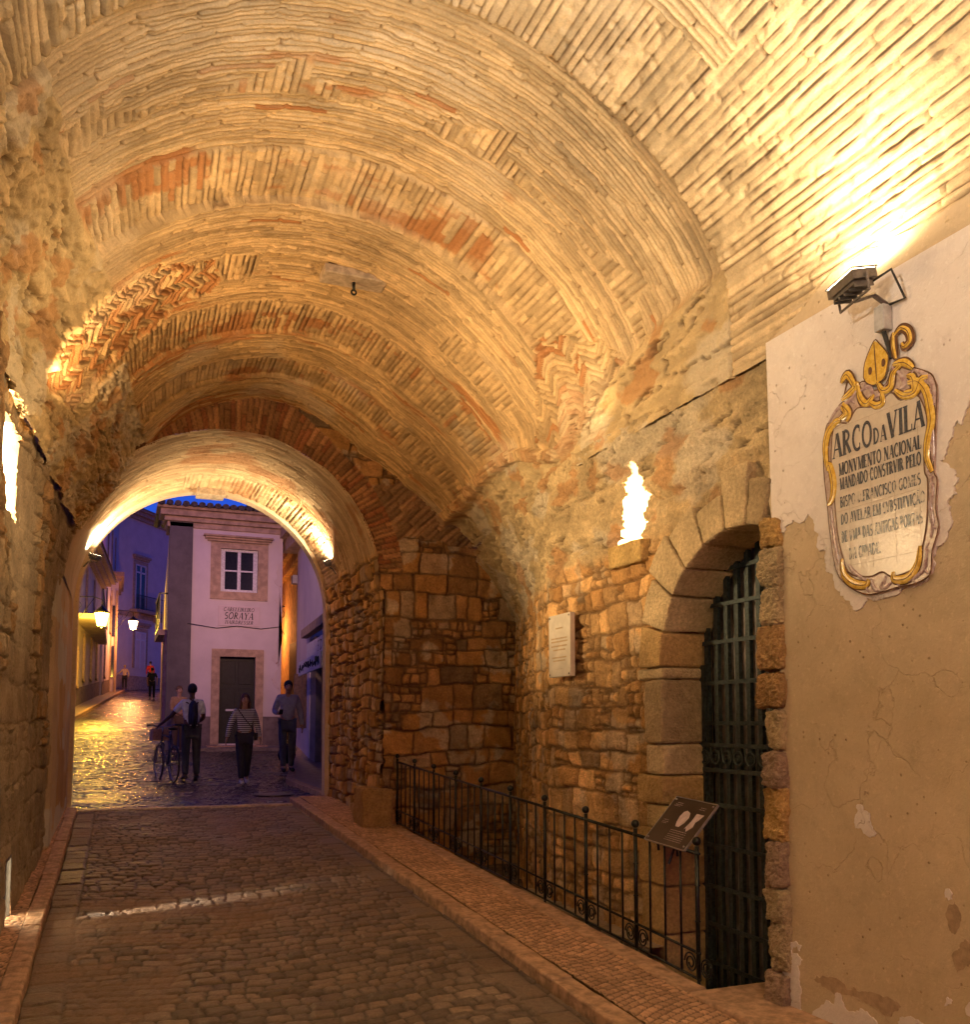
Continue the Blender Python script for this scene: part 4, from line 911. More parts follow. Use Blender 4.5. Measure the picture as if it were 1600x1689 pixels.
def info_panel():
    p = empty('information_panel', (3.06, 4.70, 1.02), label='dark tilted information panel clamped on the near end of the railing', cat='information board')
    ux = Vector((0, -1, -.045)).normalized(); n_up = Vector((.24, 0, .25)).normalized(); nn = ux.cross(n_up).normalized()
    q = lambda a, b, c=0: ux*a + n_up*b + nn*c
    w, h = .42, .345
    fl = lambda mb, a0, b0, a1, b1, c0, c1: mb.add([q(a0, b0, c0), q(a1, b0, c0), q(a1, b1, c0), q(a0, b1, c0), q(a0, b0, c1), q(a1, b0, c1), q(a1, b1, c1), q(a0, b1, c1)], [(3,2,1,0),(4,5,6,7),(0,1,5,4),(1,2,6,5),(2,3,7,6),(3,0,4,7)])
    mb = MB(); fl(mb, -w/2, 0, w/2, h, -.012, 0); mb.build('board', M['panel'], p, bevel=.002)
    mb = MB()
    for a0, b0, a1, b1 in ((-w/2-.004, -.004, w/2+.004, .0), (-w/2-.004, h, w/2+.004, h+.005), (-w/2-.004, 0, -w/2, h), (w/2, 0, w/2+.004, h)): fl(mb, a0, b0, a1, b1, -.013, .002)
    mb.build('edge_trim', M['panel_edge'], p)
    def poly(pts, c=.001): 
        return [q((a-.5)*w, b*h, c) for a, b in pts]
    mb = MB()
    v1 = [(.42, .72), (.48, .76), (.58, .72), (.62, .62), (.60, .50), (.54, .40), (.46, .40), (.42, .50), (.40, .62)]
    mb.add(poly(v1), [tuple(range(len(v1)))])
    v2 = [(.72, .74), (.90, .74), (.86, .62), (.82, .56), (.84, .46), (.76, .34), (.71, .42), (.68, .38), (.72, .56)]
    mb.add(poly(v2), [tuple(range(len(v2)))]); mb.build('printed_plan', M['pinkish'], p)
    mb = MB(); rr = random.Random(3)
    def ln(a, b, L, t=.008, broken=True):
        x0 = a
        while x0 < a+L:
            dx = rr.uniform(.012, .035); mb.add(poly([(x0, b), (min(x0+dx, a+L), b), (min(x0+dx, a+L), b+t), (x0, b+t)], .0012), [(0, 1, 2, 3)]); x0 += dx+.01
    for b in (.10, .14, .18, .22, .27): ln(.42, b, .40)
    for a, b, L in ((.14, .88, .14), (.12, .84, .16), (.10, .81, .14), (.72, .87, .12), (.70, .83, .14), (.10, .48, .12), (.10, .44, .14), (.10, .41, .12), (.42, .31, .38)): ln(a, b, L, .011)
    mb.build('printed_text', M['pinkish'], p)
    mb = MB()
    for a, b in ((-w/2+.02, .02), (w/2-.02, .02), (-w/2+.02, h-.02), (w/2-.02, h-.02)): mb.ball(q(a, b, .002), .007, 8)
    mb.build('screw', M['panel_edge'], p, True)
    mb = MB(); mb.tube([q(-.1, .02, -.012), Vector((.03, .1, -.05))], .008, 6); mb.tube([q(.1, .02, -.012), Vector((.03, -.1, -.06))], .008, 6); mb.tube([q(0, .2, -.012), Vector((.035, 0, -.12))], .008, 6)
    mb.build('clamp', M['iron'], p)
info_panel()
def plaque():
    p = empty('marble_plaque', (3.22, 6.36, 2.345), label='small pale marble plaque with faded gilt lines on the stone wall', cat='plaque')
    MB().box((-.012, -.185, -.245), (.03, .185, .245)).build('slab', M['marble'], p, bevel=.003)
    mb = MB(); rr = random.Random(8)
    for z, w in ((.13, .06), (.05, .13), (.025, .14), (-.01, .13), (-.04, .10), (-.10, .12), (-.125, .10)):
        y = -w
        while y < w:
            dy = rr.uniform(.006, .014); mb.box((-.0132, y, z), (-.0122, y+dy, z+.012)); y += dy+.006
    mb.box((-.0132, -.06, -.185), (-.0122, .06, -.183)); mb.build('lettering', M['gold'], p)
    mb = MB()
    for y in (-.165, .165):
        for z in (-.225, .225): mb.ball((-.012, y, z), .008, 8)
    mb.build('fixing_stud', M['metal'], p, True)
plaque()
mb = MB(); P0 = Vector((1.77, 7.31, 5.45)); mb.tube([P0, P0-Vector((0, 0, .07))], .014, 7); mb.ring(P0-Vector((0, 0, .09)), .020, .009, 'y', 16, 6)
o = mb.build('ceiling_hook', M['iron'], None, True); tag(o, 'rusty iron hook ring hanging from the brick ceiling', 'hook')

# ------------------------------------------------------------ buildings outside
HW = mat('house_render_white', (.62, .55, .55), .85, spec=.2, nscale=1.3, var=.10, bump=.3, bdist=.01, lo=.3, hi=.7)
HP = mat('house_peeling_render', (.60, .52, .50), .9, spec=.2, nscale=5, col2=(.30, .14, .09), bump=.5, bdist=.02, lo=.60, hi=.68)
HG = mat('grey_pilaster', (.12, .105, .11), .85, nscale=2, var=.15, bump=.2)
ST = mat('house_stone_trim', (.42, .30, .20), .8, nscale=6, var=.2, bump=.3)
STD = mat('dado_render', (.17, .13, .12), .85, nscale=4, var=.25, bump=.3)
RT = mat('roof_tiles_dark', (.075, .06, .055), .8, nscale=12, var=.5, bump=.5, bdist=.02)
DG = mat('dark_green_door', (.008, .010, .008), .6, nscale=12, var=.3, bump=.1)
GL = mat('window_glass_dark', (.02, .022, .03), .08, spec=.7, bump=0)
WF = mat('white_window_frame', (.62, .62, .66), .5, bump=0)
YB = mat('yellowish_render', (.56, .50, .36), .85, nscale=1.6, var=.14, bump=.2)
BR = mat('brown_shutter', (.12, .07, .05), .6, nscale=15, var=.3, bump=.1)
def local(b, loc):   # shift a world-space builder to a thing's origin
    b.v = [v-Vector(loc) for v in b.v]; return b
def house():
    O = (2.5, 23.7, 1.1); ZR = -.31; h = empty('corner_house', O, label='white two storey corner house with dark grey pilaster and green door', cat='house')
    B = lambda mb, n, m, par=None, bev=0, pl=None: local(mb, O).build(n, m, par or h, bevel=bev)
    F = 23.7
    # facade with real openings
    mb = MB(); zt = 6.9
    mb.box((1.69, F, .6), (2.38, F+.3, zt)); mb.box((3.30, F, .6), (3.93, F+.3, zt))
    mb.box((2.38, F, 3.39), (3.30, F+.3, 5.04)); mb.box((2.38, F, 6.14), (3.30, F+.3, zt)); mb.box((2.38, F, .6), (3.30, F+.3, 1.2))
    B(mb, 'wall', HW)
    B(MB().box((1.69, F-.025, .5), (2.2, F-.002, 1.88)), 'dado', STD); B(MB().box((3.47, F-.025, .5), (3.93, F-.002, 1.88)), 'dado', STD)
    mb = MB(); mb.box((1.14, F-.05, .5), (1.69, F+.25, 6.95)); B(mb, 'pilaster', HG)
    # side wall along the street, leaning very slightly to the right as the street does
    mb = MB(); d = .039
    mb.add([(1.16, F+.25, .5), (1.16+d*46, F+46, 1.5), (1.16+d*46, F+46, 7.8), (1.16, F+.25, 6.95), (1.6, F+.3, .5), (4, F+46, 1.5), (4, F+46, 7.8), (1.6, F+.3, 6.95)], [(0, 1, 2, 3), (4, 7, 6, 5), (3, 2, 6, 7)]); B(mb, 'side_wall', HW)
    for i in range(5):
        y = F+1.2+i*2.6; xx = 1.16+d*(y-F)
        mb = MB(); mb.box((xx-.06, y, 1.6+.06*i), (xx+.02, y+.12, 3.9+.06*i)).box((xx-.06, y+.95, 1.6+.06*i), (xx+.02, y+1.07, 3.9+.06*i)).box((xx-.06, y, 3.9+.06*i), (xx+.02, y+1.07, 4.02+.06*i)); B(mb, 'side_door_frame', ST)
        mb = MB(); mb.box((xx-.02, y+.12, 1.5+.06*i), (xx+.01, y+.95, 3.9+.06*i)); B(mb, 'side_door', BR)
    # balcony on the side wall
    bal = None
    mb = MB(); mb.box((.98, 25.2, 4.02), (1.30, 27.6, 4.16)); B(mb, 'balcony_slab', ST)
    mb = MB()
    for i in range(13): mb.box((1.0, 25.2+i*.2-.006, 4.16), (1.015, 25.2+i*.2+.006, 5.12))
    mb.box((.99, 25.2, 5.1), (1.03, 27.6, 5.14)); mb.box((.99, 25.2, 4.22), (1.02, 27.6, 4.25)); mb.box((.99, 25.2, 5.1), (1.2, 25.23, 5.14))
    for i in range(3): mb.box((1.02+i*.06, 25.2, 4.16), (1.03+i*.06, 25.215, 5.12))
    B(mb, 'balcony_railing', M['iron'])
    # cornice in three projecting courses and tiled eaves
    mb = MB()
    for k, (z0, z1, e) in enumerate([(6.60, 6.74, .05), (6.74, 6.86, .12), (6.86, 7.02, .22), (7.02, 7.10, .30)]):
        mb.box((1.12-e, F-e, z0), (4.4, F+.6, z1-.002)); mb.box((1.13-e*.6, F-e+.001, z0+.001), (1.6, F+1.2, z1-.003))
    B(mb, 'cornice', ST, None, .02)
    mb = MB()
    for i in range(17):
        xx = .92+i*.19; mb.tube([(xx, F-.40, 7.13), (xx, F+2.6, 7.13+max(0, xx-1.5)*.40)], .085, 8, flat=.8)
    for i in range(0):
        yy = F-.3+i*.24; mb.tube([(.72, yy, 7.13), (1.5, yy, 7.15)], .09, 8, flat=.8)
    mb.add([(1.5, F-.36, 7.12), (4.4, F-.36, 7.12), (4.4, F+2.6, 8.3), (1.5, F+2.6, 7.12)], [(0, 1, 3), (1, 2, 3)])
    B(mb, 'roof', RT)
    # window
    mb = MB(); mb.box((2.13, F-.04, 4.84), (2.38, F+.06, 6.30)).box((3.30, F-.04, 4.84), (3.55, F+.06, 6.30)).box((2.38, F-.04, 6.14), (3.30, F+.06, 6.30)).box((2.38, F-.04, 4.84), (3.30, F+.06, 5.04)); B(mb, 'window_surround', ST)
    mb = MB(); mb.box((1.98, F-.16, 6.36), (3.62, F+.02, 6.41)).box((2.04, F-.10, 6.305), (3.56, F+.02, 6.358)).box((1.94, F-.22, 6.412), (3.66, F+.02, 6.46)); B(mb, 'window_hood', ST, None, .012)
    w = local(MB().box((2.38, F+.05, 5.04), (2.44, F+.12, 6.14)).box((3.24, F+.05, 5.04), (3.30, F+.12, 6.14)).box((2.44, F+.05, 6.08), (3.24, F+.12, 6.14)).box((2.44, F+.05, 5.04), (3.24, F+.12, 5.11)).box((2.80, F+.04, 5.11), (2.88, F+.12, 6.08))
      .box((2.44, F+.06, 5.57), (2.80, F+.11, 5.61)).box((2.88, F+.06, 5.57), (3.24, F+.11, 5.61))
      .box((2.44, F+.055, 5.11), (2.49, F+.11, 6.08)).box((3.19, F+.055, 5.11), (3.24, F+.11, 6.08)), O).build('window', WF, h, bevel=.004)
    mb = MB(); mb.box((2.44, F+.13, 5.05), (3.24, F+.14, 6.12)); B(mb, 'pane', GL, w)
    # door
    mb = MB(); mb.box((2.20, F-.05, 1.18), (2.40, F+.06, 3.39)).box((3.28, F-.05, 1.18), (3.48, F+.06, 3.39)).box((2.20, F-.05, 3.39), (3.48, F+.06, 3.58)); B(mb, 'door_surround', ST)
    mb = MB(); mb.box((2.40, F+.16, 1.16), (3.28, F+.22, 3.39))
    for z0, z1 in ((1.3, 1.9), (2.0, 2.6), (2.7, 3.28)):
        for a in (2.46, 2.88): mb.box((a, F+.145, z0), (a+.34, F+.162, z1))
    dr = local(mb, O).build('door', DG, h, bevel=.012)
    mb = MB(); mb.box((2.58, F+.13, 2.02), (2.80, F+.142, 2.07)); B(mb, 'letter_slot', WF, dr)
    mb = MB(); mb.box((2.1, F-.32, .7), (3.58, F+.1, 1.16)).box((2.2, F-.62, .7), (3.4, F-.322, 1.03)); B(mb, 'doorstep', M['kerb'], None, .012)
    mb = MB(); st, W = text_polys('22'); 
    lettering('door_number', [('22', 2.79, 2.90, 3.44, .08)], lambda a, b, e: (a-O[0], F-.051-e-O[1], b-O[2]), BR, h)
    # peeling right edge
    mb = MB(); rr = random.Random(9)
    poly = jag([(3.62, 1.9), (3.80, 2.3), (3.74, 2.7), (3.86, 3.1), (3.70, 3.4), (3.80, 3.8), (3.88, 4.3), (3.80, 4.7), (3.86, 5.1), (3.80, 5.5), (3.9, 5.9), (3.929, 6.0)], .14, 3, 5, False)+[(3.929, 5), (3.929, 3), (3.929, 1.9)]
    mb.prism(poly, lambda p, dd: (p[0], dd, p[1]), F-.014, F-.004); B(mb, 'peeling_patch', HP)
    mb = MB(); mb.tube([(1.6, F-.05, 4.18), (1.69, F-.06, 4.18), (2.3, F-.02, 4.10), (2.8, F-.02, 4.17), (3.4, F-.02, 4.12), (3.93, F-.02, 4.2)], .010, 6); B(mb, 'cable', M['cable'])
    mb = MB(); mb.box((3.62, F+.3, .6), (3.93, F+7, 7.0)); B(mb, 'right_flank', HP)
house()
def hair_sign():
    F = 23.695; s = empty('hairdresser_sign', (2.86, F, 4.42), label='painted panel lettered SORAYA above the green door', cat='sign')
    MB().box((-.52, -.018, -.25), (.50, -.002, .26)).build('board', mat('sign_panel', (.60, .50, .50), .6, nscale=3, var=.06, bump=0), s, bevel=.004)
    f = lambda a, b, e: (a, -.0185-e, b)
    for ln in (('CABELEIREIRO', -.40, .36, .125, .095), ('SORAYA', -.38, .34, -.075, .17), ('HAIRDRESSER', -.36, .34, -.20, .09)): lettering('lettering', [ln], f, M['cable'], s, italic=.22, bold=1.15, eps=.0006)
hair_sign()
# pavement in front of the corner house and on both sides of the street
def ribbonpath(name, pts_l, pts_r, h, m, depth=.2):
    mb = MB(); n = len(pts_l)
    V = [(x, y, gzf(y)+h) for x, y in pts_l]+[(x, y, gzf(y)+h) for x, y in pts_r]; V += [(a, b, c-depth) for a, b, c in V]
    fs = []
    for i in range(n-1):
        fs += [(i, i+1, n+i+1, n+i)[::-1], (i, 2*n+i, 2*n+i+1, i+1)[::-1], (n+i, n+i+1, 3*n+i+1, 3*n+i)[::-1]]
    fs += [(0, n, 3*n, 2*n)[::-1]]
    mb.add(V, fs); return struct(mb.build(name, m))
PV = mat('pavement_slabs', (.20, .155, .13), .5, nscale=9, var=.25, bump=.3)
yy = list(np.linspace(14, 80, 40))
lx = lambda y: -1.72+.0536*(y-41.15)-.02
kx = lambda y: -1.40+.0578*(y-33.8)
ribbonpath('pavement', [(lx(y)-.4, y) for y in yy], [(kx(y)-.13, y) for y in yy], .12, PV)
ribbonpath('kerb', [(kx(y)-.128, y) for y in yy], [(kx(y), y) for y in yy], .125, M['kerb'])
ribbonpath('pavement', [(1.25, 23.05), (2, 23.05), (3, 23.05), (4.6, 23.05)], [(1.25, 23.7), (2, 23.7), (3, 23.7), (4.6, 23.7)][::1], .07, PV)
ribbonpath('pavement', [(3.05, y) for y in np.linspace(13.46, 16.8, 6)]+[(3.05+(y-16.8)*.22, y) for y in np.linspace(17, 22.9, 8)], [(5.6, y) for y in np.linspace(13.46, 22.9, 14)], .075, PV)
ribbonpath('kerb', [(2.90, y) for y in np.linspace(13.46, 16.8, 6)]+[(2.90+(y-16.8)*.22, y) for y in np.linspace(17, 22.9, 8)], [(3.05, y) for y in np.linspace(13.46, 16.8, 6)]+[(3.05+(y-16.8)*.22, y) for y in np.linspace(17, 22.9, 8)], .085, M['kerb'])
mb = MB().tube([(2.35, 14.6, gzf(14.6)+.003), (2.35, 14.6, gzf(14.6)+.012)], .32, 28); o = mb.build('manhole_cover', M['metal']); tag(o, 'round dark manhole cover set in the cobbles beyond the arch', 'manhole cover')

def opening_x(mb_frame, mb_pane, x, y, z0, z1, w, side=1):
    """window on a wall facing +X (side=1) at wall coordinate x"""
    t = .1
    mb_frame.box((x-.02, y-w/2-t, z0-t), (x+.05, y-w/2, z1+t)).box((x-.02, y+w/2, z0-t), (x+.05, y+w/2+t, z1+t)).box((x-.02, y-w/2, z1), (x+.05, y+w/2, z1+t)).box((x-.02, y-w/2-t, z0-t), (x+.09, y+w/2+t, z0-.001))
    mb_pane.box((x-.02, y-w/2, z0), (x+.012, y+w/2, z1))
def left_block(O, y0, y1, z1, m, label, wins, dxw=0, eave=.5, dado=None, door=None, eavez=None):
    h = empty('row_house', O, label=label, cat='house', group='houses on the left side of the upper street')
    wx = lambda y: lx(y)+dxw
    mb = MB(); zb = .2
    mb.add([(wx(y0), y0, zb), (wx(y1), y1, zb), (wx(y1), y1, z1), (wx(y0), y0, z1), (wx(y0)-4, y0, zb), (wx(y1)-4, y1, zb), (wx(y1)-4, y1, z1), (wx(y0)-4, y0, z1)], [(0, 1, 2, 3), (4, 0, 3, 7), (1, 5, 6, 2), (3, 2, 6, 7)])
    local(mb, O).build('wall', m, h)
    if eave:
        mb = MB()
        for k in range(3):
            e = eave*(k+1)/3; zz = z1+k*.16
            mb.add([(wx(y0)+e, y0-.2, zz), (wx(y1)+e, y1+e*.6, zz), (wx(y1)-1, y1+e*.6, zz), (wx(y0)-1, y0-.2, zz), (wx(y0)+e, y0-.2, zz+.155), (wx(y1)+e, y1+e*.6, zz+.155), (wx(y1)-1, y1+e*.6, zz+.155), (wx(y0)-1, y0-.2, zz+.155)], [(3,2,1,0),(4,5,6,7),(0,1,5,4),(1,2,6,5),(2,3,7,6),(3,0,4,7)])
        local(mb, O).build('cornice', ST, h)
        mb = MB(); zz = z1+.48
        mb.add([(wx(y0)+eave+.1, y0-.2, zz), (wx(y1)+eave+.1, y1+eave, zz), (wx(y1)-3, y1+eave, zz+1.2), (wx(y0)-3, y0-.2, zz+1.2)], [(0, 1, 2, 3)]); local(mb, O).build('roof', RT, h)
    for (y, a, b, w) in wins:
        f, p = MB(), MB(); opening_x(f, p, wx(y), y, a, b, w); ff = local(f, O).build('window', ST, h); local(p, O).build('pane', GL, ff)
    if dado:
        mb = MB(); mb.add([(wx(y0)+.03, y0, zb), (wx(y1)+.03, y1, zb), (wx(y1)+.03, y1, gzf(y1)+.9), (wx(y0)+.03, y0, gzf(y0)+.9)], [(0, 1, 2, 3)]); local(mb, O).build('dado', dado, h)
    if door:
        y, w, zt = door; mb = MB(); mb.box((wx(y)-.02, y-w/2, gzf(y)), (wx(y)+.035, y+w/2, zt)); local(mb, O).build('door', BR, h)
    return h
O1 = (lx(40), 40, 2.1)
h1 = left_block(O1, 26, 56.5, 9.4, YB, 'low yellow lit house on the left with wide cornice and balcony', [(38.5, 6.6, 8.7, .9), (42.5, 6.8, 8.9, .9), (47, 6.9, 9.0, .9), (51.5, 7.0, 9.0, .9), (43.5, 3.3, 4.9, .9), (46.5, 3.7, 5.7, .9), (50.5, 3.9, 5.9, .9), (54, 4.1, 6.0, .9)], 0, .75, STD, (40.5, 1.1, 4.6))
mb = MB(); mb.box((lx(42)-.3, 41.2, 6.05), (lx(42)+1.15, 55, 6.26)); local(mb, O1).build('balcony_slab', YB, h1)
mb = MB()
for i in range(30): mb.box((lx(42)+1.08, 41.2+i*.47-.012, 6.26), (lx(42)+1.10, 41.2+i*.47+.012, 7.3))
mb.box((lx(42)+1.06, 41.2, 7.28), (lx(42)+1.12, 55, 7.33)); local(mb, O1).build('balcony_railing', M['iron'], h1)
left_block((lx(60), 60, 3.3), 56.6, 72, 17.5, HW, 'tall white house on the left rising behind the yellow one', [(59, 11.2, 13.6, 1.0), (62.5, 11.4, 13.8, 1.0), (66, 11.6, 14, 1.0), (59, 7.4, 9.6, 1.0), (62.5, 7.4, 9.6, 1.0), (58.5, 4.4, 6.2, .9)], .12, .5, STD)
def proj_house():
    O = (-.4, 63, 3.4); h = empty('row_house', O, label='narrow projecting white house at the top left of the street, lamp lit', cat='house', group='houses on the left side of the upper street')
    mb = MB(); mb.box((-2, 63, 2.5), (-.02, 74, 10.8)); local(mb, O).build('wall', HW, h)
    mb = MB(); mb.box((-2, 62.9, 10.8), (.15, 74, 11.1)).box((-2, 62.8, 11.1), (.3, 74, 11.4)); local(mb, O).build('cornice', ST, h)
    for x in (-.50, -.16): 
        mb = MB(); mb.box((x, 62.93, 3.2), (x+.13, 62.99, 10.2)); local(mb, O).build('pilaster', ST, h)
    for z in (7.2, 4.6):
        mb = MB(); mb.box((-.34, 62.95, z), (-.2, 62.98, z+2)); local(mb, O).build('window', GL, h)
proj_house()
def far_house():
    O = (.12, 70, 4.0); a = math.atan2(.835, .55); h = empty('far_house', O, a, label='white three storey house with iron balcony closing the far end of the street', cat='house')
    P = lambda mb, n, m, par=h, bev=0: mb.build(n, m, par, bevel=bev)
    mb = MB(); mb.box((-1, 0, -2), (9, 3, 13.2)); P(mb, 'wall', HW)
    mb = MB(); mb.box((-1, -.15, 12.7), (9, .0, 13.0)).box((-1, -.35, 13.0), (9, 0, 13.3)).box((-1, -.5, 13.3), (9, 0, 13.5)); P(mb, 'cornice', ST)
    mb = MB(); mb.add([(-1, -.6, 13.5), (9, -.6, 13.5), (9, 4, 15.3), (-1, 4, 15.3)], [(0, 1, 2, 3)]); P(mb, 'roof', RT)
    mb = MB(); mb.box((-.5, -.05, -1), (9, -.003, 1.1)); P(mb, 'dado', ST)
    mb = MB(); mb.box((-.5, -.08, 5.4), (9, -.003, 5.75)); P(mb, 'string_course', ST)
    mb = MB(); mb.box((1.15, -.6, 5.76), (5.2, -.01, 5.98)).box((1.6, -.45, 5.3), (1.85, -.01, 5.75)).box((4.3, -.45, 5.3), (4.55, -.01, 5.75)); P(mb, 'balcony_slab', ST)
    mb = MB()
    for i in range(28): mb.box((1.2+i*.145, -.56, 5.98), (1.22+i*.145, -.54, 7.0))
    mb.box((1.18, -.58, 7.0), (5.2, -.52, 7.05)).box((1.18, -.58, 6.05), (5.2, -.53, 6.09)); P(mb, 'balcony_railing', M['iron'])
    def win(x0, x1, z0, z1, name, glass, hood=True):
        mb = MB(); mb.box((x0-.25, -.06, z0), (x0, .0, z1+.25)).box((x1, -.06, z0), (x1+.25, .0, z1+.25)).box((x0, -.06, z1), (x1, 0, z1+.25))
        if hood: mb.box((x0-.4, -.25, z1+.5), (x1+.4, 0, z1+.68)).box((x0-.3, -.16, z1+.36), (x1+.3, 0, z1+.5))
        f = mb.build('window', ST, h); MB().box((x0, -.035, z0), (x1, -.02, z1)).build('pane', glass, f)
        mb = MB(); mb.box((x0, -.06, z0), (x0+.1, -.036, z1)).box((x1-.1, -.06, z0), (x1, -.036, z1)).box(((x0+x1)/2-.07, -.06, z0), ((x0+x1)/2+.07, -.036, z1)).box((x0+.1, -.06, z1-.65), (x1-.1, -.036, z1-.53)).box((x0+.1, -.06, z1-.1), (x1-.1, -.036, z1)); mb.build('sash', WF, f)
    win(1.75, 3.1, 5.98, 9.4, 'window', GL); win(1.9, 3.3, 1.7, 4.4, 'window', HW)
far_house()
# right hand side: alley house and the shop next to the arch
def right_houses():
    O = (4.9, 29, 1.3); h = empty('alley_house', O, label='orange lit house in the side alley with a heavy cornice', cat='house')
    OR = mat('ochre_render', (.46, .29, .12), .85, nscale=5, var=.3, bump=.4)
    mb = MB(); mb.add([(4.62, 24.6, .5), (5.15, 33, .5), (5.15, 33, 6.6), (4.62, 24.6, 6.6)], [(3, 2, 1, 0)]); mb.box((3.6, 33, .5), (6.5, 33.4, 7.5)); local(mb, O).build('wall', OR, h)
    mb = MB()
    for z0, z1, e in ((6.2, 6.5, .15), (6.5, 6.8, .3), (6.8, 7.15, .5)): mb.add([(4.62-e, 24.4, z0), (5.15-e, 33, z0), (5.3, 33, z0), (5.3, 24.4, z0), (4.62-e, 24.4, z1), (5.15-e, 33, z1), (5.3, 33, z1), (5.3, 24.4, z1)], [(0,1,2,3),(7,6,5,4),(0,4,5,1),(1,2,6,5),(2,3,7,6),(3,0,4,7)])
    local(mb, O).build('cornice', OR, h)
    mb = MB(); mb.box((4.66, 25.6, 1.2), (4.72, 26.7, 4.0)); local(mb, O).build('window', BR, h)
    mb = MB(); mb.box((4.25, 24.0, 5.4), (4.75, 24.25, 5.62)); local(mb, O).build('downpipe_head', M['grey_box'], h)
    mb = MB(); mb.tube([(4.55, 24.15, 5.4), (4.55, 24.15, 3.9)], .11, 8); local(mb, O).build('downpipe', M['grey_box'], h)
    # corner shop
    O = (4.0, 20, .8); h = empty('corner_shop', O, label='pale shop building right of the arch with grey door pillars', cat='shop')
    pts = [(4.36, 23.9), (4.02, 20.5)]
    mb = MB(); mb.add([(4.36, 23.9, .4), (4.02, 20.4, .4), (4.02, 20.4, 7), (4.36, 23.9, 7), (7, 23.9, .4), (7, 23.9, 7)], [(0, 1, 2, 3), (0, 3, 5, 4)])
    mb.add([(4.0, 20.4, 3.62), (3.55, 14, 3.62), (3.55, 14, 7), (4.0, 20.4, 7)], [(0, 1, 2, 3)]); mb.add([(4.02, 20.4, .4), (4.02, 20.4, 7), (4.3, 20.3, 7), (4.3, 20.3, .4)], [(0, 1, 2, 3)])
    local(mb, O).build('wall', HW, h)
    mb = MB(); mb.add([(4.04, 20.39, .4), (3.98, 19.5, .4), (3.98, 19.5, 3.6), (4.04, 20.39, 3.6), (4.3, 20.39, .4), (4.3, 19.5, .4), (4.3, 19.5, 3.6), (4.3, 20.39, 3.6)], [(0, 1, 2, 3), (1, 5, 6, 2)]); local(mb, O).build('pillar', mat('grey_pillar', (.22, .19, .17), .7, nscale=4, var=.15, bump=.1), h)
    mb = MB(); mb.box((4.1, 14, .4), (4.2, 20, 3.6)); local(mb, O).build('shop_interior', BR, h)
    mb = MB(); mb.add([(3.85, 20.6, 3.63), (3.40, 14, 3.63), (3.55, 14, 3.63), (4.0, 20.6, 3.63), (3.85, 20.6, 3.81), (3.40, 14, 3.81), (3.55, 14, 3.81), (4.0, 20.6, 3.81)], [(0,1,2,3),(7,6,5,4),(0,4,5,1),(1,2,6,5),(2,3,7,6),(3,0,4,7)]); local(mb, O).build('lintel', ST, h)
    mb = MB(); mb.box((4.0, 20.5, 6.2), (4.5, 24.1, 6.5)).box((3.85, 20.4, 6.5), (4.5, 24.2, 6.75)); local(mb, O).build('cornice', ST, h)
    [local(MB().box((3.97, y, 1.6), (4.12+.04*(y-21), y+.06, 2.9)), O).build('poster_frame', BR, h) for y in (21.0, 22.0)]
    s = empty('shop_sign', (3.72, 18.3, 3.24), R(86), label='white sign board lettered FD under the shop lintel', cat='sign')
    MB().box((-1.3, -.02, -.17), (1.3, .02, .17)).build('board', WF, s); lettering('lettering', [('FD', .45, 1.15, -.1, .2)], lambda a, b, e: (-a, .021+e*4, b), M['cable'], s, bold=1.2)
    s = empty('shop_sign', (3.62, 18.4, 2.90), R(86), label='white strip sign with scrawled black lettering above the shop door', cat='sign')
    MB().box((-1.75, -.02, -.15), (1.75, .02, .15)).build('board', WF, s)
    mb = MB(); rr = random.Random(1)
    for i in range(26):
        x = -1.6+i*.125; mb.tube([(x, .024, rr.uniform(-.08, 0)), (x+rr.uniform(-.05, .08), .024, rr.uniform(-.02, .1)), (x+rr.uniform(.02, .1), .024, rr.uniform(-.1, .08))], .013, 4)
    mb.build('lettering', M['cable'], s)
right_houses()
def hanging_sign():
    s = empty('hanging_sign', (lx(33)+.45, 33, 5.0), label='dark framed projecting sign on the left facade just past the arch', cat='sign')
    MB().box((-.55, -.05, -.55), (.45, .05, .5)).build('frame', BR, s); MB().box((-.45, -.06, -.3), (.1, -.051, .42)).build('face', YB, s)
    mb = MB(); mb.tube([(-.6, 0, .55), (.4, 0, .55)], .02, 5); mb.build('bracket', M['iron'], s)
hanging_sign()
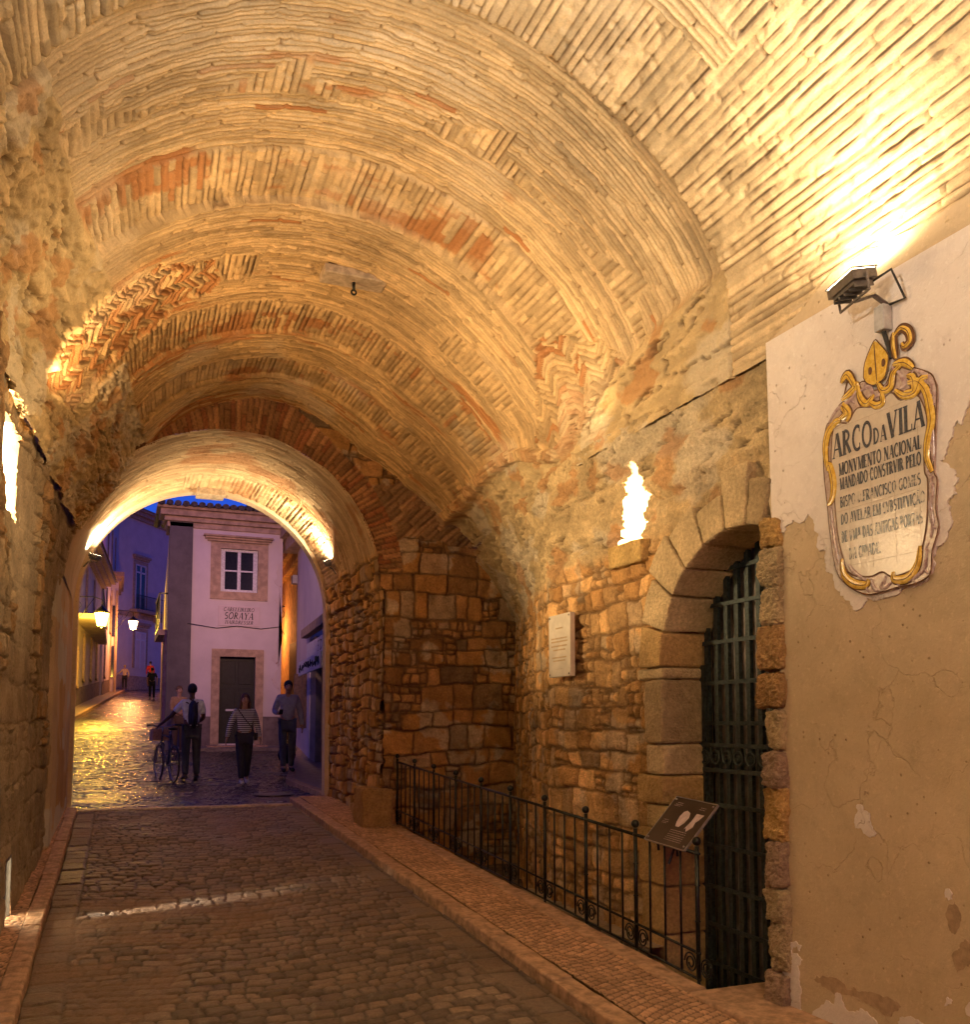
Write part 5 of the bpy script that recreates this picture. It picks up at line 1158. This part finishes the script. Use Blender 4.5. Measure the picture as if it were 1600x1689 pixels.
def street_lamp(loc, wallx, label, power, col, ecol, s=1.0):
    l = empty('street_lamp', loc, label=label, cat='street lamp', group='wall lanterns of the upper street')
    em = mat('lamp_glass', (.9, .8, .5), .3, bump=0, emit=ecol, estr=14)
    mb = MB(); n = 6; a = .13*s; b = .22*s
    P = [(a*math.cos(2*math.pi*k/n), a*math.sin(2*math.pi*k/n), -.28*s) for k in range(n)]+[(b*math.cos(2*math.pi*k/n), b*math.sin(2*math.pi*k/n), .12*s) for k in range(n)]
    mb.add(P, [(k, (k+1) % n, (k+1) % n+n, k+n) for k in range(n)]+[tuple(range(n))[::-1], tuple(range(n, 2*n))]); mb.build('lantern_glass', em, l)
    mb = MB()
    for k in range(n): mb.tube([P[k], P[k+n]], .008, 4)
    mb.tube([(0, 0, .13*s), (0, 0, .22*s), (0, 0, .32*s), (0, 0, .36*s)], [.25*s, .17*s, .06*s, .02*s], 8); mb.tube([(0, 0, -.29*s), (0, 0, -.34*s)], [.1*s, .02*s], 6)
    mb.build('lantern_cap', M['iron'], l, True)
    dx = wallx-loc[0]; mb = MB(); mb.tube([(0, 0, .36*s), (0, 0, .55*s), (dx*.3, 0, .62*s), (dx, 0, .6*s)], .02, 6); mb.tube([(dx*.25, 0, .6*s), (dx*.6, 0, .1*s), (dx, 0, -.3*s)], .014, 6); mb.ring((dx*.8, 0, .35*s), .12*s, .01, 'y', 12, 4)
    mb.build('bracket', M['iron'], l, True)
    p = bpy.data.lights.new('lamp', 'POINT'); p.energy = power*EXPO; p.color = col; p.shadow_soft_size = .12
    o = bpy.data.objects.new('lamp', p); C.objects.link(o); o.parent = l; o.location = (0, 0, -.42*s)
    p = bpy.data.lights.new('lamp', 'POINT'); p.energy = power*.5*EXPO; p.color = col; p.shadow_soft_size = .1
    o = bpy.data.objects.new('lamp', p); C.objects.link(o); o.parent = l; o.location = (-.1*s, -.32*s, -.05*s)
street_lamp((-.62, 40, 6.0), -1.79, 'nearer yellow glowing wall lantern on the left of the street', 560, (1, .55, .06), (1, .66, .12), 1.3)
street_lamp((.90, 62, 8.0), -.1, 'farther orange white wall lantern above the top of the street', 420, (1, .36, .09), (1, .62, .35), 1.3)
street_lamp((4.3, 29, 4.8), 4.9, 'unseen warm wall lantern added in the side alley to light its walls', 70, (1, .38, .10), (1, .5, .2))  # hidden lantern added to throw orange light on the alley walls
# ------------------------------------------------------------ people
def skin_mesh(nodes_, edges, root, subs=2, ysq=None, name='body', mat_=None, parent=None):
    keys = list(nodes_); idx = {k: i for i, k in enumerate(keys)}
    me = bpy.data.meshes.new('tmp'); me.from_pydata([nodes_[k][0] for k in keys], [(idx[a], idx[b]) for a, b in edges], [])
    o = bpy.data.objects.new('tmp', me); C.objects.link(o)
    o.modifiers.new('s', 'SKIN'); sm = o.modifiers.new('u', 'SUBSURF'); sm.levels = sm.render_levels = subs
    if not me.skin_vertices: bpy.context.view_layer.update()
    sv = me.skin_vertices[0].data
    for k in keys:
        r = nodes_[k][1]; sv[idx[k]].radius = r if isinstance(r, tuple) else (r, r); sv[idx[k]].use_root = (k == root); sv[idx[k]].use_loose = False
    dg = bpy.context.evaluated_depsgraph_get(); dg.update()
    me2 = bpy.data.meshes.new_from_object(o.evaluated_get(dg)); me2.name = name
    bpy.data.objects.remove(o)
    if ysq:
        for v in me2.vertices: ysq(v)
    me2.materials.clear(); me2.materials.append(mat_); me2.polygons.foreach_set('use_smooth', [True]*len(me2.polygons))
    return link(bpy.data.objects.new(name, me2), parent)
SK = mat('skin_tone', (.42, .25, .18), .55, bump=0); SKD = mat('skin_tone_deep', (.10, .055, .035), .5, bump=0)
def person(loc, rz, H, pose, cols, label, skin=SK, hair='short', group=None):
    """local frame: +Y is the way the person faces, X to their right, feet at z=0"""
    p = empty('person', loc, rz, label=label, cat='person', group=group)
    s = H/1.75
    J = dict(pel=(0, 0, .95), bel=(0, .01, 1.10), che=(0, 0, 1.30), nek=(0, -.005, 1.47), nk2=(0, .01, 1.53), hd0=(0, .025, 1.585), hd1=(0, .02, 1.66), hd2=(0, .01, 1.71),
             shR=(.165, 0, 1.42), elR=(.23, -.02, 1.13), wrR=(.25, .05, .88), shL=(-.165, 0, 1.42), elL=(-.23, -.02, 1.13), wrL=(-.25, .05, .88),
             hiR=(.09, 0, .90), knR=(.10, .02, .49), anR=(.10, 0, .085), toR=(.11, .15, .035), hiL=(-.09, 0, .90), knL=(-.10, .02, .49), anL=(-.10, 0, .085), toL=(-.11, .15, .035))
    J.update(pose); J = {k: Vector(v)*s for k, v in J.items()}
    Rr = dict(pel=.135, bel=.125, che=.142, nek=.058, nk2=.052, hd0=.070, hd1=.092, hd2=.060, shR=.062, elR=.043, wrR=.027, shL=.062, elL=.043, wrL=.027,
              hiR=.088, knR=.060, anR=.040, toR=.030, hiL=.088, knL=.060, anL=.040, toL=.030)
    Rr = {k: v*s for k, v in Rr.items()}
    N = {k: (J[k], Rr[k]) for k in J}
    E = [('pel', 'bel'), ('bel', 'che'), ('che', 'nek'), ('nek', 'nk2'), ('nk2', 'hd0'), ('hd0', 'hd1'), ('hd1', 'hd2'), ('che', 'shR'), ('shR', 'elR'), ('elR', 'wrR'), ('che', 'shL'), ('shL', 'elL'), ('elL', 'wrL'),
         ('pel', 'hiR'), ('hiR', 'knR'), ('knR', 'anR'), ('anR', 'toR'), ('pel', 'hiL'), ('hiL', 'knL'), ('knL', 'anL'), ('anL', 'toL')]
    for sd, sg in (('R', 1), ('L', -1)):
        d = (J['wr'+sd]-J['el'+sd]).normalized(); side = Vector((0, 1, 0)) if abs(d.y) < .7 else Vector((0, 0, 1)); side = (side-d*side.dot(d)).normalized()
        pal = J['wr'+sd]+d*.055*s; N['pa'+sd] = (pal, .026*s); E.append(('wr'+sd, 'pa'+sd))
        cu = d.cross(side)*-sg
        for i in range(4):
            b = pal+side*(.026-.017*i)*s+d*.03*s; L = (.034, .040, .037, .028)[i]*s
            N[f'f{sd}{i}a'] = (b, .0092*s); N[f'f{sd}{i}b'] = (b+d*L+cu*.008*s, .0085*s); N[f'f{sd}{i}c'] = (b+d*L*1.55+cu*.026*s, .0075*s)
            E += [('pa'+sd, f'f{sd}{i}a'), (f'f{sd}{i}a', f'f{sd}{i}b'), (f'f{sd}{i}b', f'f{sd}{i}c')]
        N[f't{sd}a'] = (J['wr'+sd]+d*.03*s+side*.028*s, .0105*s); N[f't{sd}b'] = (J['wr'+sd]+d*.065*s+side*.050*s+cu*.01*s, .009*s); E += [('wr'+sd, f't{sd}a'), (f't{sd}a', f't{sd}b')]
    zc = 1.0*s
    def squash(v):
        z = v.co.z/s
        if .86 < z < 1.5 and abs(v.co.x) < .22*s: k = .70; v.co.y = v.co.y*k
        if z > 1.53: v.co.x = J['hd1'].x+(v.co.x-J['hd1'].x)*.84; v.co.y = J['hd1'].y+(v.co.y-J['hd1'].y)*1.08
    body = skin_mesh(N, E, 'pel', 2, squash, 'body', skin, p)
    def sub(keys, grow, name, m, root, over={}, subs=2):
        NN = {k: (over.get(k, (N[k][0],))[0], (over[k][1]*s if k in over else N[k][1]+grow*s)) for k in keys}
        return skin_mesh(NN, [e for e in E if e[0] in keys and e[1] in keys], root, subs, squash, name, m, p)
    lerpv = lambda a, b, t: a+(b-a)*t
    if cols.get('sleeve', 'long') == 'short':
        ov = {k: (lerpv(J['sh'+k[-1]], J['el'+k[-1]], .80), .060) for k in ('elR', 'elL')}
        ks = ['pel', 'bel', 'che', 'shR', 'shL', 'elR', 'elL', 'nek']
    else: ov = {}; ks = ['pel', 'bel', 'che', 'shR', 'shL', 'elR', 'elL', 'wrR', 'wrL', 'nek']
    ov['nek'] = (J['nek']-Vector((0, 0, .045))*s, .062)
    sub(ks, .016, 'shirt', cols['top'], 'pel', ov)
    sub(['pel', 'hiR', 'knR', 'anR', 'hiL', 'knL', 'anL'], .018, 'trousers', cols['legs'], 'pel', {'pel': (J['pel']-Vector((0, 0, .03))*s, .145), 'anR': (J['anR'], .058), 'anL': (J['anL'], .058)})
    for sd in 'RL':
        a, t = J['an'+sd], J['to'+sd]; d = (t-a); d.z = 0; d.normalize()
        mb = MB(); c0 = a-d*.045*s; c0.z = a.z-.045*s
        mb.tube([c0+Vector((0, 0, .01)), a+Vector((0, 0, -.02*s)), lerpv(a, t, .6)+Vector((0, 0, -.008*s)), t+d*.03*s, t+d*.075*s], [.034*s, .049*s, .046*s, .042*s, .022*s], 10, flat=.75); mb.build('shoe', cols['shoes'], p, True)
    hc = J['hd1']; hm = cols['hair']
    mb = MB(); mb.ball(hc+Vector((0, -.016, .022))*s, .101*s, 16, (.86, 1.0, .98))
    if hair == 'long':
        for i in range(9):
            a = math.pi*(i/8)+math.pi; x, y = .075*math.cos(a), .06*math.sin(a)-.01
            mb.tube([hc+Vector((x*.8, y*.9, .04))*s, hc+Vector((x, y, -.07))*s, hc+Vector((x*1.15, y*.8-.0, -.2))*s, hc+Vector((x*1.2, y*.6, -.30))*s], [.03*s, .034*s, .028*s, .008*s], 7)
    ho = mb.build('hair', hm, p, True)
    # face: cut the hair back from the face by covering it with face skin
    fm = MB(); fm.ball(hc+Vector((0, .026, -.020))*s, .082*s, 14, (.84, .92, 1.06)); fm.ball(hc+Vector((0, .107, -.022))*s, .014*s, 8, (.8, 1, 1.4)); 
    for sg in (-1, 1): fm.ball(hc+Vector((sg*.078, .0, -.02))*s, .021*s, 8, (.4, .8, 1.3))
    fm.build('face', skin, p, True)
    ey = MB()
    for sg in (-1, 1): ey.ball(hc+Vector((sg*.030, .093, .002))*s, .0085*s, 8, (1.3, .6, .8)); ey.tube([hc+Vector((sg*.014, .102, .020))*s, hc+Vector((sg*.045, .094, .022))*s], .003*s, 4)
    ey.build('eye', M['cable'], p, True)
    MB().tube([hc+Vector((-.022, .096, -.060))*s, hc+Vector((0, .101, -.062))*s, hc+Vector((.022, .096, -.060))*s], [.003*s, .006*s, .003*s], 6).build('mouth', mat('lips', (.30, .10, .08), .5, bump=0), p, True)
    return p, J, s
cl = lambda n, c, r=.85: mat(n, c, r, nscale=18, var=.12, bump=.25, bdist=.004)
DK = cl('hair_black', (.012, .010, .010), .6); BRN = cl('hair_brown', (.10, .05, .025), .6)
gy = gzf
p1, J1, s1 = person((1.30, 17.5, gy(17.5)+.002), R(4), 1.74, dict(shL=(-.17, .01, 1.41), elL=(-.33, .12, 1.20), wrL=(-.50, .30, 1.03), elR=(.22, .06, 1.14), wrR=(.12, .28, 1.05), knR=(.10, .05, .49), knL=(-.10, .0, .49), anL=(-.11, -.10, .09), toL=(-.13, .05, .035)),
    dict(top=cl('pale_blue_tshirt', (.72, .78, .88)), legs=cl('dark_denim', (.035, .045, .07)), shoes=cl('dark_trainers', (.05, .045, .05)), hair=DK, sleeve='short'),
    'man seen from behind in a pale T-shirt pushing a bicycle', SKD)
def backpack(loc, rz, s):
    b = empty('backpack', loc, rz, label='black backpack worn by the man with the bicycle', cat='backpack')
    bk = cl('black_nylon', (.012, .013, .018), .55)
    mb = MB(); mb.tube([(0, -.0, -.24), (0, -.0, -.20), (0, -.01, 0), (0, -.005, .18), (0, .0, .245)], [.10, .142, .155, .135, .06], 20, flat=.55); o = mb.build('bag', bk, b, True)
    mb = MB(); mb.tube([(0, -.075, -.19), (0, -.085, -.10), (0, -.08, .0), (0, -.06, .05)], [.08, .11, .11, .05], 16, flat=.4); mb.build('front_pocket', bk, b, True)
    for sg in (-1, 1): MB().tube([(sg*.075, .06, .20), (sg*.10, .12, .22), (sg*.115, .21, .16), (sg*.12, .24, .0), (sg*.12, .16, -.16), (sg*.09, .05, -.2)], .018, 7, flat=.5).build('shoulder_strap', bk, b, True)
    MB().box((-.07, -.118, -.205), (.07, -.112, -.19)).build('reflective_strip', WF, b)
    MB().ring((0, .02, .25), .03, .006, 'x', 12, 5).build('grab_loop', bk, b, True)
backpack((1.307, 17.335, gy(17.5)+1.20), R(4), s1)
p2_, J2, s2 = person((2.15, 16.75, gy(16.75)+.002), R(180), 1.60, dict(elR=(.27, -.03, 1.16), wrR=(.33, -.04, .90), elL=(-.25, -.06, 1.15), wrL=(-.29, .04, .90), knR=(.08, .12, .50), anR=(.07, .20, .10), toR=(.07, .36, .05), knL=(-.07, .0, .50), anL=(-.07, -.20, .13), toL=(-.08, -.07, .035)),
    dict(top=mat_stripes('striped_jersey', (.8, .8, .82), (.03, .03, .045), .034), legs=cl('black_jeans', (.02, .022, .035)), shoes=cl('white_trainers', (.55, .52, .5)), hair=BRN),
    'woman in striped long sleeve top and dark jeans walking towards the arch', SK, 'long')
mb = MB(); mb.tube([(.13, .10, 1.33), (.02, .135, 1.17), (-.12, .12, 1.0), (-.17, .06, .90)], .009, 6)
mb.tube([(.13, .10, 1.33), (.14, .0, 1.36), (.08, -.09, 1.25), (-.12, -.11, 1.0), (-.17, -.04, .9)], .009, 6); mb.box((-.22, -.06, .78), (-.17, .07, .92))
o = mb.build('shoulder_bag', cl('black_bag', (.012, .012, .015), .6), None, True); o.location = (2.15, 16.75, gy(16.75)); o.rotation_euler = (0, 0, math.pi); tag(o, 'small black bag on a strap across the striped top', 'bag')
p3_, J3, s3 = person((3.10, 17.85, gy(17.85)+.08), R(178), 1.76, dict(elR=(.25, -.02, 1.15), wrR=(.19, .22, 1.12), elL=(-.25, -.03, 1.14), wrL=(-.28, .0, .88), hd0=(0, .05, 1.575), hd1=(0, .06, 1.64), hd2=(0, .065, 1.69), knR=(.09, .08, .50), anR=(.08, .10, .09), toR=(.09, .25, .035), knL=(-.09, .02, .49), anL=(-.09, -.08, .09), toL=(-.10, .07, .035)),
    dict(top=cl('grey_blue_sweater', (.30, .31, .42)), legs=cl('blue_jeans', (.045, .06, .10)), shoes=cl('black_trainers', (.02, .02, .02)), hair=DK),
    'man in grey blue sweater and jeans looking down at his phone', SK)
o = MB().box((-.036, -.006, -.07), (.036, .004, .07)).build('phone', M['cable'], None, bevel=.004); c, sn = math.cos(R(178)), math.sin(R(178))
v = Vector((.165, .30, 1.145))*s3; o.location = (3.10+v.x*c-v.y*sn, 17.85+v.x*sn+v.y*c, gy(17.85)+.08+v.z); o.rotation_euler = (R(-50), 0, R(178)); tag(o, 'dark phone held by the man in the sweater', 'phone')
person((1.86, 54.3, gy(54.3)), R(-4), 1.76, dict(knR=(.10, .10, .50), anR=(.10, .18, .09), toR=(.10, .33, .035), anL=(-.10, -.16, .12), toL=(-.10, -.03, .035), elR=(.27, .0, 1.14), elL=(-.27, 0, 1.14)),
    dict(top=cl('dark_green_tshirt', (.02, .028, .018)), legs=cl('black_trousers', (.015, .015, .018)), shoes=cl('pale_trainers', (.5, .45, .42)), hair=DK, sleeve='short'), 'man in dark T-shirt walking away up the wet street', SK)
person((.52, 67.2, gy(67.2)+.14), R(0), 1.68, dict(knR=(.10, .05, .50), elL=(-.32, .05, 1.2), wrL=(-.48, .1, 1.1), elR=(.28, 0, 1.15)),
    dict(top=cl('beige_shirt', (.48, .38, .27)), legs=cl('black_shorts_trousers', (.015, .013, .015)), shoes=cl('dark_shoes', (.03, .02, .02)), hair=cl('blond_hair', (.45, .33, .16))), 'person in pale shirt and dark trousers on the far left pavement', SK)
person((2.18, 67.5, gy(67.5)+.35), R(10), 1.75, dict(), dict(top=cl('red_jacket', (.45, .03, .02)), legs=cl('dark_trousers', (.03, .02, .02)), shoes=cl('brown_shoes', (.05, .03, .02)), hair=DK), 'person in a red jacket half hidden at the top of the street', SK)
person((1.36, 22.3, gy(22.3)+.002), R(200), 1.58, dict(elR=(.2, .05, 1.15), wrR=(.1, .2, 1.1)), dict(top=cl('tan_top', (.36, .22, .12)), legs=cl('brown_trousers', (.09, .05, .035)), shoes=cl('tan_shoes', (.1, .06, .04)), hair=BRN), 'person in a tan top standing by the dark pilaster behind the bicycle', SK)
# ------------------------------------------------------------ bicycle, wheeled by the man
def bicycle(loc, rz):
    b = empty('bicycle', loc, rz, label='dark bicycle with a pale front basket wheeled by the man', cat='bicycle')
    fr = mat('bicycle_paint', (.05, .055, .08), .3, bump=0); ch = mat('chrome', (.4, .4, .42), .25, 1, bump=0); r = .335
    for y in (0, 1.04):
        w = MB(); w.ring((0, y, r), r-.018, .018, 'x', 36, 8); t = w.build('wheel', M['rubber'], b, True)
        MB().ring((0, y, r), r-.042, .008, 'x', 36, 6).build('rim', ch, t, True)
        mb = MB()
        for k in range(18):
            a = 2*math.pi*k/18; mb.tube([((-1)**k*.02, y, r), (0, y+(r-.045)*math.cos(a), r+(r-.045)*math.sin(a))], .0018, 3)
        mb.tube([(-.04, y, r), (.04, y, r)], .02, 8); mb.build('spokes', ch, t)
    A = dict(bb=(0, .43, .29), st=(0, .26, .80), ht=(0, .82, .84), hb=(0, .86, .70), rx=(0, 0, r), fx=(0, 1.04, r))
    mb = MB(); V = {k: Vector(v) for k, v in A.items()}
    mb.tube([V['bb'], V['st']], .016, 8).tube([V['st'], V['ht']], .016, 8).tube([V['bb'], V['hb']], .018, 8).tube([V['hb'], V['ht']], .018, 8)
    for sx in (-.055, .055): o_ = Vector((sx, 0, 0)); mb.tube([V['bb']+o_*.5, V['rx']+o_], .009, 6).tube([V['st']+o_*.3, V['rx']+o_], .008, 6).tube([V['hb']+o_*.4, V['hb']+o_+Vector((0, .03, -.04)), V['fx']+o_], .010, 6)
    mb.build('frame', fr, b, True)
    mb = MB(); mb.tube([V['st'], (0, .24, .93)], .012, 7); mb.build('seat_post', ch, b, True)
    mb = MB(); mb.tube([(0, .10, .955), (0, .18, .965), (0, .30, .955), (0, .38, .945)], [.075, .07, .03, .015], 10, flat=.35); mb.build('saddle', M['rubber'], b, True)
    mb = MB(); mb.tube([V['ht'], (0, .80, .98)], .013, 7).tube([(-.30, .70, 1.02), (-.2, .74, 1.03), (-.08, .82, .99), (.08, .82, .99), (.2, .74, 1.03), (.30, .70, 1.02)], .012, 7); mb.build('handlebar', ch, b, True)
    for sg in (-1, 1): MB().tube([(sg*.20, .74, 1.03), (sg*.31, .70, 1.02)], .018, 8).build('grip', M['rubber'], b, True)
    mb = MB(); mb.tube([(-.06, .43, .29), (.06, .43, .29)], .012, 6); mb.ring((.03, .43, .29), .085, .006, 'x', 20, 5).tube([(.06, .43, .29), (.07, .43, .12)], .009, 6).tube([(-.06, .43, .29), (-.07, .43, .46)], .009, 6).box((.07, .39, .105), (.16, .47, .125)).box((-.16, .39, .45), (-.07, .47, .47)); mb.build('crank', ch, b)
    bk = mat('basket_pale', (.50, .30, .20), .7, nscale=30, var=.2, bump=.3); mb = MB()
    for z, e in ((.74, .0), (.80, .01), (.86, .02), (.92, .03), (.98, .04)):
        a, y0, y1 = .15+e, .92-e, 1.16+e
        mb.tube([(-a, y0, z), (a, y0, z), (a, y1, z), (-a, y1, z), (-a, y0, z)], .006, 5)
    for i in range(9):
        x = -.15+i*.0375; mb.tube([(x, .92, .74), (x*1.25, .88, .98)], .004, 4).tube([(x, 1.16, .74), (x*1.25, 1.2, .98)], .004, 4)
    mb.box((-.15, .92, .735), (.15, 1.16, .742)); mb.box((-.14, .93, .745), (.14, 1.15, .95)); mb.build('basket', bk, b)
bicycle((.99, 17.15, gy(17.15)+.003), R(12))
mb = MB().ball((0, 0, .19), .19, 18, (1, .8, 1)); mb.ring((0, -.02, .36), .05, .012, 'x', 14, 6)
o = mb.build('round_bag', cl('glossy_black', (.01, .01, .012), .2), None, True); o.location = (3.33, 19.2, gy(19.2)+.09); tag(o, 'round black bag on the ground behind the man with the phone', 'bag')
